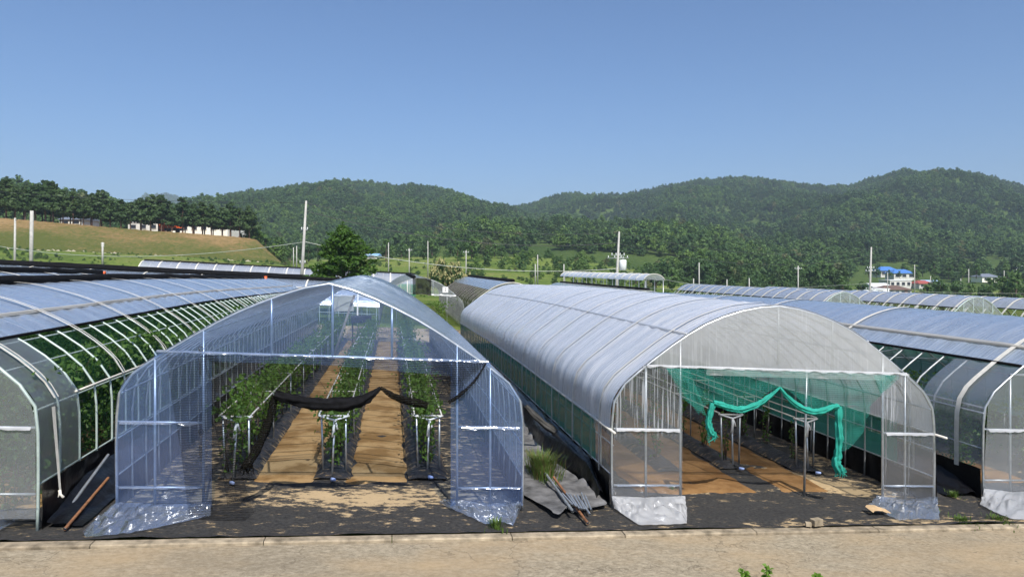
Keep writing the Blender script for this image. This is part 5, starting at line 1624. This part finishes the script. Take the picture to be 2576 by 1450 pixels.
L_main = hill('hill', [(1100, 640, 560, 560, 1000), (1180, 640, 560, 530, 1050), (1300, 635, 560, 515, 1100), (1350, 630, 560, 505, 1100), (1400, 630, 560, 490, 1120), (1440, 630, 560, 484, 1150), (1550, 625, 560, 487, 1150), (1650, 625, 560, 470, 1150), (1700, 625, 560, 460, 1150), (1760, 625, 560, 450, 1150), (1830, 625, 560, 446, 1150), (1900, 625, 560, 452, 1150), (1960, 625, 560, 456, 1150), (2010, 620, 540, 462, 1120), (2080, 615, 520, 465, 1100), (2135, 615, 500, 468, 1060), (2200, 615, 500, 446, 1020), (2260, 615, 500, 433, 1000), (2330, 615, 500, 436, 1000), (2400, 615, 500, 431, 1000), (2460, 615, 500, 433, 1000), (2510, 615, 500, 445, 1000), (2575, 620, 500, 470, 1000), (2700, 625, 500, 510, 1000), (2900, 630, 500, 560, 1000)], 40, 34, 34, 130, 7)
L_lc = hill('hill', [(420, 620, 420, 540, 700), (480, 615, 420, 518, 760), (520, 615, 420, 507, 780), (560, 620, 420, 490, 800), (650, 625, 420, 475, 820), (740, 630, 420, 460, 840), (800, 630, 420, 457, 850), (845, 630, 420, 449, 900), (900, 630, 420, 454, 920), (950, 630, 420, 459, 920), (1000, 632, 430, 463, 920), (1030, 632, 430, 458, 920), (1080, 634, 440, 469, 920), (1130, 634, 440, 482, 900), (1180, 634, 440, 496, 880), (1230, 634, 440, 512, 860), (1300, 634, 440, 522, 840), (1380, 638, 440, 545, 760), (1480, 640, 440, 590, 620)], 40, 34, 28, 110, 7)
L_mid = hill('hill', [(1000, 652, 285, 610, 380), (1090, 648, 285, 578, 420), (1180, 648, 285, 556, 450), (1280, 650, 285, 550, 460), (1400, 655, 280, 546, 460), (1540, 664, 275, 548, 460), (1600, 674, 270, 547, 455), (1700, 686, 262, 552, 450), (1790, 690, 260, 568, 440), (1830, 690, 260, 582, 440), (1900, 694, 260, 604, 430), (1990, 698, 260, 640, 400), (2080, 700, 260, 676, 350)], 24, 22, 8, 70, 7, 12)
L_right = hill('hill', [(1820, 690, 330, 640, 420), (1900, 690, 330, 600, 480), (2000, 694, 330, 580, 520), (2075, 698, 330, 568, 560), (2200, 700, 325, 574, 580), (2350, 700, 320, 578, 580), (2450, 700, 315, 590, 560), (2575, 700, 310, 604, 540), (2750, 702, 305, 620, 520), (2900, 704, 300, 630, 500)], 24, 24, 9, 80, 7, 12)
L_near = hill('hill', [(1590, 700, 205, 684, 232), (1640, 702, 200, 664, 245), (1690, 704, 198, 650, 255), (1760, 706, 196, 638, 262), (1830, 708, 196, 640, 264), (1900, 710, 196, 658, 262), (1960, 711, 198, 676, 255), (2040, 712, 200, 694, 240), (2120, 714, 205, 708, 225)], 10, 14, 2, 40, 4.5, 12)

# tree crowns for the woods: hundreds of far trees that read as one mass
fr_protos = []
protos_col = bpy.data.collections.new('wood_tree_kinds')
def far_proto(kind, seed):
    if kind == 'pine':
        me_c, me_t = pine(seed, 9.0, 3.2, 7, 12, 0.50, 0.3)
    else:
        mat_ = {'broad': leaf_broad, 'oak': leaf_oak, 'light': leaf_light, 'bloom': leaf_bloomf}[kind]
        me_c, me_t = broadleaf(seed, 9.0, 3.9, 20, 20, 0.52, mat_, False, 0.22)
    o = bpy.data.objects.new('wood_tree', me_c)
    protos_col.objects.link(o)
    return o
KINDS = ['broad', 'broad', 'broad', 'oak', 'oak', 'oak', 'pine', 'pine', 'light', 'bloom']
for k, kd in enumerate(KINDS): far_proto(kd, 300 + k)
KW = np.array([2.2, 2.2, 2.2, 2.0, 2.0, 2.0, 1.6, 1.6, 1.0, 0.28]); KW /= KW.sum()

def gn_instancer():
    ng_ = bpy.data.node_groups.new('scatter_wood', 'GeometryNodeTree')
    ng_.interface.new_socket('Geometry', in_out='INPUT', socket_type='NodeSocketGeometry')
    ng_.interface.new_socket('Geometry', in_out='OUTPUT', socket_type='NodeSocketGeometry')
    gi = ng_.nodes.new('NodeGroupInput'); go = ng_.nodes.new('NodeGroupOutput')
    ip = ng_.nodes.new('GeometryNodeInstanceOnPoints')
    ci = ng_.nodes.new('GeometryNodeCollectionInfo')
    ci.inputs['Collection'].default_value = protos_col
    ci.inputs['Separate Children'].default_value = True
    ci.inputs['Reset Children'].default_value = True
    a1 = ng_.nodes.new('GeometryNodeInputNamedAttribute'); a1.data_type = 'INT'; a1.inputs['Name'].default_value = 'kind_index'
    a2 = ng_.nodes.new('GeometryNodeInputNamedAttribute'); a2.data_type = 'FLOAT_VECTOR'; a2.inputs['Name'].default_value = 'tree_scale'
    a3 = ng_.nodes.new('GeometryNodeInputNamedAttribute'); a3.data_type = 'FLOAT'; a3.inputs['Name'].default_value = 'turn'
    cx_ = ng_.nodes.new('ShaderNodeCombineXYZ')
    l = ng_.links.new
    l(gi.outputs[0], ip.inputs['Points']); l(ci.outputs[0], ip.inputs['Instance'])
    ip.inputs['Pick Instance'].default_value = True
    l(a1.outputs['Attribute'], ip.inputs['Instance Index'])
    l(a3.outputs['Attribute'], cx_.inputs['Z'])
    e2r = ng_.nodes.new('FunctionNodeEulerToRotation'); l(cx_.outputs[0], e2r.inputs[0]); l(e2r.outputs[0], ip.inputs['Rotation'])
    l(a2.outputs['Attribute'], ip.inputs['Scale']); l(ip.outputs[0], go.inputs[0])
    return ng_
GN = gn_instancer()
def wood(name, label, rows, spacing, smin, smax, weights=KW, tmin=0.0, clear=(), j0=1, seed=1, extra=None):
    g_ = np.random.default_rng(seed)
    nz = rows.shape[1]
    pts = []
    for i in range(rows.shape[0] - 1):
        for j in range(j0, nz - 3):
            a, b, c_, d = rows[i, j], rows[i + 1, j], rows[i + 1, j + 1], rows[i, j + 1]
            area = np.hypot(*(b - a)[:2]) * np.hypot(*(d - a)[:2])
            n = g_.poisson(area / spacing ** 2)
            for _ in range(n):
                u, v = g_.random(2)
                p_ = a * (1 - u) * (1 - v) + b * u * (1 - v) + c_ * u * v + d * (1 - u) * v
                Zp = SA * p_[0] + CA * p_[1]; Xp = CA * p_[0] - SA * p_[1]
                px = VX + FPX * Xp / Zp; py = VY + FPX * (CZ - p_[2]) / Zp
                if px < -160 or px > 2740: continue
                if any(((px - q[0]) / q[2]) ** 2 + ((py - q[1]) / q[3]) ** 2 < 1 for q in clear): continue
                pts.append(p_)
    if not len(pts): return
    pts = np.array(pts)
    pts[:, 2] -= 0.4
    n = len(pts)
    me = bpy.data.meshes.new(name)
    loc = Vector(pts.mean(axis=0))
    me.from_pydata([(float(a - loc.x), float(b - loc.y), float(c_ - loc.z)) for a, b, c_ in pts], [], [])
    wl = weights * np.array([1.6, 1.6, 1.6, .6, .6, .6, .15, .15, 4.0, 2.2]); wl /= wl.sum()
    wd = weights * np.array([.5, .5, .5, 1.4, 1.4, 1.4, 2.6, 2.6, .1, .2]); wd /= wd.sum()
    kk = []; s = g_.uniform(smin, smax, n)
    for q in range(n):
        a = fn3(pts[q, 0] / 60, pts[q, 1] / 75, seed) + 0.5 * fn3(pts[q, 0] / 22, pts[q, 1] / 26, seed)
        kk.append(g_.choice(len(weights), p=wl if a > 0.10 else wd if a < -0.12 else weights))
        s[q] *= 1 + 0.4 * fn3(pts[q, 0] / 30, pts[q, 1] / 34, seed + 5)
    me.attributes.new('kind_index', 'INT', 'POINT').data.foreach_set('value', np.array(kk, np.int32))
    me.attributes.new('turn', 'FLOAT', 'POINT').data.foreach_set('value', g_.uniform(0, 6.28, n).astype(np.float32))
    sc3 = np.stack([s * g_.uniform(0.85, 1.2, n), s * g_.uniform(0.85, 1.2, n), s * g_.uniform(0.8, 1.15, n)], 1).astype(np.float32)
    me.attributes.new('tree_scale', 'FLOAT_VECTOR', 'POINT').data.foreach_set('vector', sc3.ravel())
    o = link(name, me, None, loc)
    md = o.modifiers.new('scatter', 'NODES'); md.node_group = GN
    tag(o, label, 'wood', None, 'stuff')
    return o
WP = KW.copy(); WP[6:8] *= 2.2; WP[8] *= 0.5; WP /= WP.sum()
WB = KW.copy(); WB[8] *= 2.5; WB[9] *= 2.0; WB /= WB.sum()
wood('forest', 'small distant wooded hill rising over the pine row', L_far, 14, 1.2, 1.7, seed=2)
wood('forest', 'pine wood rising behind the pines at the left edge', L_left, 5.2, 0.62, 0.95, WP, seed=3)
wood('forest', 'wood covering the long mountain on the right', L_main, 5.7, 0.68, 1.05, WP, seed=4, clear=[(1912, 568, 46, 12)])
wood('forest', 'wood covering the left middle mountain', L_lc, 5.4, 0.60, 1.0, KW, seed=5, clear=[(1240, 553, 42, 9)])
wood('forest', 'mixed wood on the lower hill in the middle distance', L_mid, 5.0, 0.55, 0.98, WB, seed=6, clear=[(1365, 636, 46, 24), (1510, 674, 190, 36), (1240, 652, 200, 12), (1530, 656, 50, 18), (1330, 656, 130, 18), (1912, 572, 50, 16), (1440, 640, 20, 14)], j0=1)
wood('forest', 'dark wood behind the village at the right', L_right, 5.3, 0.6, 1.0, WP, seed=7, clear=[(2060, 612, 80, 12), (2230, 690, 90, 26), (2290, 705, 90, 26), (2500, 668, 90, 14)])
wood('forest', 'rounded wood on the near hillock right of the utility pole', L_near, 4.6, 0.45, 0.72, KW, seed=8, clear=[(1990, 690, 70, 12)])

# rough scrub and tall grass over the open fields below the hills
def field_rows(px0, px1, z0, z1, npx=70, nz=40):
    out_ = []
    for i in range(npx + 1):
        px = px0 + (px1 - px0) * i / npx
        dx, dy, _ = ray(px, VY)
        rw = []
        for j in range(nz + 5):
            Z = z0 + (z1 - z0) * j / nz
            rw.append((dx * Z, dy * Z, tz(dx * Z, dy * Z)))
        out_.append(rw)
    return np.array(out_)
WS = np.array([1.2, 1.2, 1.2, .6, .6, .6, 0.0, 0.0, 3.0, 0.35]); WS /= WS.sum()
wood('scrub', 'rough green scrub and tall weeds over the fields below the hills', field_rows(690, 2150, 96, 275), 5.2, 0.05, 0.17, WS, seed=21)
wood('scrub', 'patchy thicket on the slope below the middle hill', field_rows(1180, 1700, 150, 280), 9.0, 0.18, 0.42, WS, seed=22)
wood('scrub', 'green weeds in the strip at the foot of the dry bank', field_rows(-120, 700, 112, 146, 60, 20), 2.6, 0.05, 0.12, WS, seed=23)
# ------------------------------------------------------------------ single trees and bushes of the middle distance
BT = [broadleaf(400 + k, 6.5, 2.5, 20, 22, 0.34, [leaf_broad, leaf_oak, leaf_light, leaf_broad][k], True, 0.2) for k in range(4)]
rr = random.Random(23)
def tree_at(px, py, Z, sc, k, label, group, name='broadleaf_tree'):
    x, y, z = at(px, py, Z)
    place_tree(name, BT[k], (x, y, tz(x, y) - 0.1 if Z < 240 else z), rr.uniform(0, 6), sc * rr.uniform(0.9, 1.1), label, group)
nth = 0
for px, py, Z, sc, k in sorted([(640, 640, 186, 1.35, 2), (668, 645, 190, 1.2, 0), (690, 650, 186, 0.95, 2), (712, 655, 192, 0.8, 0), (655, 630, 204, 1.5, 2), (700, 636, 205, 1.2, 0), (730, 652, 210, 1.0, 0)]):
    tree_at(px, py, Z, sc, k, 'bright broadleaf tree at the right end of the bank, ' + ordw(nth := nth + 1) + ' from the left', 'trees at the end of the bank')
nth = 0
for k in range(30):
    px = 760 + 24 * k + rr.gauss(0, 8)
    if 1290 < px < 1460: continue
    tree_at(px, 655, rr.uniform(215, 250), rr.uniform(0.6, 1.05), rr.choice([0, 1, 1, 3]), 'broadleaf tree in the belt below the middle hill, ' + ordw(nth := nth + 1) + ' from the left', 'trees along the foot of the hill')
nth = 0
for px, Z, sc in sorted([(1225, 130, 0.30), (1265, 140, 0.36), (1395, 150, 0.32), (1300, 118, 0.26), (1465, 135, 0.42), (1190, 150, 0.34), (1560, 150, 0.34), (1610, 160, 0.42), (1140, 160, 0.3), (1340, 165, 0.4)]):
    tree_at(px, 690, Z, sc, rr.choice([0, 1]), 'low bush on the grassy slope below the middle hill, ' + ordw(nth := nth + 1) + ' from the left', 'bushes on the slope', 'bush')
nth = 0
for px, Z, sc in sorted([(2020, 185, 0.62), (2075, 180, 0.7), (2120, 178, 0.75), (2165, 182, 0.6), (2330, 176, 0.62), (2365, 170, 0.72), (2400, 172, 0.66), (2440, 170, 0.7), (2475, 168, 0.62), (2520, 165, 0.85), (2555, 160, 0.95), (2600, 160, 1.0), (2350, 190, 0.8), (2415, 188, 0.8), (2490, 185, 0.8), (2550, 180, 1.0), (1650, 172, 0.72), (1690, 170, 0.78), (1735, 172, 0.6), (1785, 178, 0.55), (1600, 175, 0.5), (1840, 175, 0.6), (1890, 178, 0.62), (1940, 182, 0.58), (1980, 184, 0.5)]):
    tree_at(px, 720, Z, sc * 1.1, rr.choice([0, 1, 1, 3]), 'leafy tree in the belt before the hillock and village, ' + ordw(nth := nth + 1) + ' from the left', 'trees before the village')

nth = 0
for px, Z, sc in sorted([(2180, 235, 0.5), (2205, 275, 0.6), (2236, 285, 0.45), (2262, 275, 0.4), (2300, 270, 0.6), (2306, 245, 0.45), (2352, 262, 0.6), (2385, 268, 0.8), (2420, 270, 0.8), (2455, 275, 0.8), (2184, 290, 0.8), (2320, 300, 0.9), (2275, 305, 0.8), (2530, 275, 0.8), (2210, 312, 0.8), (2350, 300, 0.9)]):
    tree_at(px, 700 - 0.16 * (Z - 260), Z, sc, rr.choice([0, 1, 3, 1]), 'leafy tree among the village houses, ' + ordw(nth := nth + 1) + ' from the left', 'trees in the village')
# ------------------------------------------------------------------ village
block('village_house', 'village house with a dark blue roof, upper of the two blue ones', 2215, 2258, 694, 670, 300, 7, pale_wall, blue_roof, 3, 'hip', 'house', 'village houses')
block('village_house', 'village house with a bright blue roof, lower of the two blue ones', 2248, 2300, 700, 677, 290, 7, pale_wall, blue_roof, 3, 'hip', 'house', 'village houses')
block('village_house', 'white-walled village house with a pale flat roof below the blue roofs', 2238, 2292, 722, 705, 262, 8, pale_wall, white_roof, 4, 'flat', 'house', 'village houses')
block('village_house', 'white-roofed village building right beside the transformer pole', 2196, 2240, 732, 712, 250, 8, pale_wall, white_roof, 2, 'gable', 'house', 'village houses')
block('village_house', 'brown-roofed village house with a row of windows', 2222, 2292, 742, 718, 240, 9, pale_wall, brown_roof, 5, 'hip', 'house', 'village houses', True)
block('village_house', 'long white shed at the front of the village', 2192, 2236, 741, 727, 225, 6, white_roof, white_roof, 1, 'flat', 'shed', 'village houses')
block('village_house', 'long low white wall-like shed beneath the brown-roofed house', 2238, 2312, 747, 739, 222, 4, white_roof, white_roof, 2, 'flat', 'shed', 'village houses')
block('village_house', 'red-roofed village house right of the blossoming tree', 2312, 2346, 722, 705, 258, 7, pale_wall, red_roof, 2, 'hip', 'house', 'village houses')
block('village_house', 'pale blue-roofed shed behind the red-roofed house', 2328, 2364, 716, 704, 272, 6, pale_wall, plain('pale_blue_roof', (0.35, 0.5, 0.7), 0.5), 2, 'gable', 'shed', 'village houses')
block('village_house', 'dark slate-roofed house farther right in the village', 2470, 2512, 706, 688, 285, 7, cream_wall, grey_roof, 2, 'hip', 'house', 'village houses')
block('village_house', 'small white house high among the trees at the far right', 2588 - 15, 2600, 682, 668, 330, 6, pale_wall, white_roof, 2, 'hip', 'house', 'village houses')
block('field_shed', 'little blue-roofed shed in the fields left of the middle', 920, 948, 645, 637, 200, 5, pale_wall, plain('light_blue_roof', (0.25, 0.45, 0.75), 0.5), 1, 'gable', 'shed')
x, y, z = at(1165 - 42, 672, 170)

# ------------------------------------------------------------------ utility poles and wires
def pole(label, top, bot, Z, r0=0.16, r1=0.10, arms=(), cans=0, group=None, insul=0, mat=concrete_p, tip=True):
    b = at(bot[0], bot[1], Z); t = at(top[0], top[1], Z)
    g_ = tz(b[0], b[1])
    bb_ = (b[0] + (b[0] - t[0]) * 0.2, b[1] + (b[1] - t[1]) * 0.2, min(g_, b[2]) - 0.3)
    root = thing('utility_pole', (bb_[0], bb_[1], bb_[2] + 0.3), label, 'utility pole', group)
    part('shaft', MB().tube([bb_, t], [r0, r1], 10), mat, root)
    right = Vector((CA, -SA, 0))
    for hfrac, wdt in arms:
        c_ = Vector(bb_).lerp(Vector(t), hfrac)
        arm_ = part('crossarm', MB().tube([c_ - right * wdt / 2, c_ + right * wdt / 2], 0.05, 6), steel_d, root)
        mbi = MB()
        for q in (-0.45, -0.15, 0.15, 0.45):
            e = c_ + right * wdt * q
            mbi.tube([e, e + Vector((0, 0, 0.25))], [0.06, 0.04], 6)
        part('insulator', mbi, ceram, root)
    for k in range(insul):
        c_ = Vector(bb_).lerp(Vector(t), 0.97 - 0.045 * k)
        part('insulator', MB().tube([c_ - right * 0.28, c_ + right * 0.28], [0.05, 0.05], 6), ceram, root)
    if cans:
        c_ = Vector(bb_).lerp(Vector(t), cans)
        for s in ((-1, 1) if cans < 0.5 else (1,)):
            q = c_ + right * s * 0.55
            can = part('transformer', MB().tube([q + Vector((0, 0, -0.55)), q + Vector((0, 0, -0.5)), q + Vector((0, 0, 0.5)), q + Vector((0, 0, 0.56))], [0.30, 0.38, 0.38, 0.28], 14), ceram, root)
            part('bushing', MB().tube([q + Vector((0, 0, 0.55)), q + Vector((0.05, 0, 0.9))], 0.05, 6), steel_d, root)
    return Vector(t), Vector(bb_)
P1 = pole('short concrete pole at the far left, left of a taller one', (38, 548), (37, 658), 92, 0.16, 0.12)
P2 = pole('taller concrete pole at the far left before the dry bank', (80, 530), (78, 658), 88, 0.24, 0.20)
P3 = pole('low pole with stacked insulators before the dry bank', (258, 609), (258, 664), 120, 0.17, 0.15, (), 0, None, 4)
P4 = pole('tall slim white utility pole left of the conical tree', (770, 505), (757, 690), 66, 0.19, 0.09, ((0.42, 0.5), (0.73, 0.6)))
P5 = pole('leaning utility pole with crossarms and a white transformer in the middle', (1557, 582), (1548, 722), 74, 0.20, 0.09, ((0.70, 2.2), (0.73, 1.4)), 0.62)
P6 = pole('utility pole carrying two white transformers before the village', (2191, 621), (2186, 742), 100, 0.20, 0.10, ((0.68, 1.4), (0.72, 1.0)), 0.38)
FARP = [(977, 610, 642), (1029, 624, 668), (1172, 629, 668), (1076, 606, 636), (738, 622, 648), (746, 618, 650), (1352, 640, 690), (1346, 664, 690), (1758, 660, 722), (1744, 700, 722), (2007, 668, 724), (1418, 704 - 40, 704), (2340, 694, 722), (2370, 712, 742), (2416, 700, 732), (2436, 676, 715), (2300, 665, 690), (2232, 685, 712), (2525, 680, 700), (2556, 676, 696), (2464, 730, 750), (1828, 702, 725), (1884, 699, 725)]
nth = 0
for px, ya, yb in sorted(FARP):
    Z = 150 if yb < 700 else 125
    if 2200 < px: Z = 190
    pole('thin pale utility pole far off in the fields, ' + ordw(nth := nth + 1) + ' from the left', (px, ya), (px, yb), Z, 0.13, 0.09, ((0.93, 1.2),) if px in (1029, 1172, 2370, 2007) else (), 0, 'thin far utility poles')
def wire(a, b, sagm, r, mat, label, group='overhead lines'):
    a = Vector(a); b = Vector(b)
    pts = []
    for k in range(25):
        t = k / 24
        q = a.lerp(b, t); q.z -= sagm * 4 * t * (1 - t)
        pts.append(tuple(q))
    mb = MB().tube(pts, r, 4, False)
    solo('overhead_wire', mb, mat, tuple(a), label, 'wire', group)
wire(at(-60, 608, 90), at(768, 608, 66), 1.6, 0.030, wire_p, 'pale cable running from the left edge to the slim white pole')
wire(at(768, 608, 66), at(1554, 675, 74), 1.2, 0.030, wire_p, 'pale cable from the slim white pole to the leaning pole')
wire(at(1554, 675, 74), at(1900, 720, 120), 0.8, 0.022, wire_p, 'thin cable from the leaning pole towards the right fields')
wire(at(-60, 476, 110), at(769, 510, 66), 0.5, 0.018, wire_m, 'upper dark wire from the left edge to the top of the slim white pole')
wire(at(769, 510, 66), at(1557, 584, 74), 1.2, 0.018, wire_m, 'upper dark wire between the slim pole and the leaning pole')
wire(at(768, 530, 66), at(1556, 610, 74), 1.4, 0.025, wire_m, 'lower dark wire between the slim pole and the leaning pole')
wire(at(1557, 584, 74), at(2191, 624, 100), 1.5, 0.018, wire_m, 'upper dark wire between the leaning pole and the transformer pole')
wire(at(1556, 612, 74), at(2190, 640, 100), 1.8, 0.018, wire_m, 'lower dark wire between the leaning pole and the transformer pole')
wire(at(2191, 624, 100), at(2700, 640, 110), 1.0, 0.018, wire_m, 'dark wire from the transformer pole to the right edge')
wire(at(2187, 712, 100), at(1620, 724, 125), 0.5, 0.022, wire_p, 'pale cable low before the trees left of the transformer pole')
wire(at(2300, 700 + 32, 140), at(2700, 735, 140), 0.3, 0.022, wire_p, 'pale cable low before the trees at the right edge')
wire(at(-60, 645, 115), at(258, 640, 120), 0.3, 0.02, wire_m, 'dark wire along the bank ending at the insulator pole')
wire(at(258, 640, 120), at(757, 664, 110), 0.4, 0.02, wire_m, 'dark wire along the bank starting at the insulator pole')
wire(at(38, 552, 92), at(80, 545, 88), 0.05, 0.03, wire_m, 'short dark wire joining the two poles at the far left')

# ------------------------------------------------------------------ the air between here and the mountains
m, nt, out = newmat('summer_air')
pv = N(nt, 'ShaderNodeVolumePrincipled')
pv.inputs['Color'].default_value = (0.66, 0.82, 1.0, 1)
pv.inputs['Density'].default_value = 0.00021
nt.links.new(pv.outputs[0], out.inputs['Volume'])
mb = MB().box((0, 1300, 145), (4700, 3600, 330))
tag(link('haze', mb.mesh('haze', m, False)), kind='stuff')
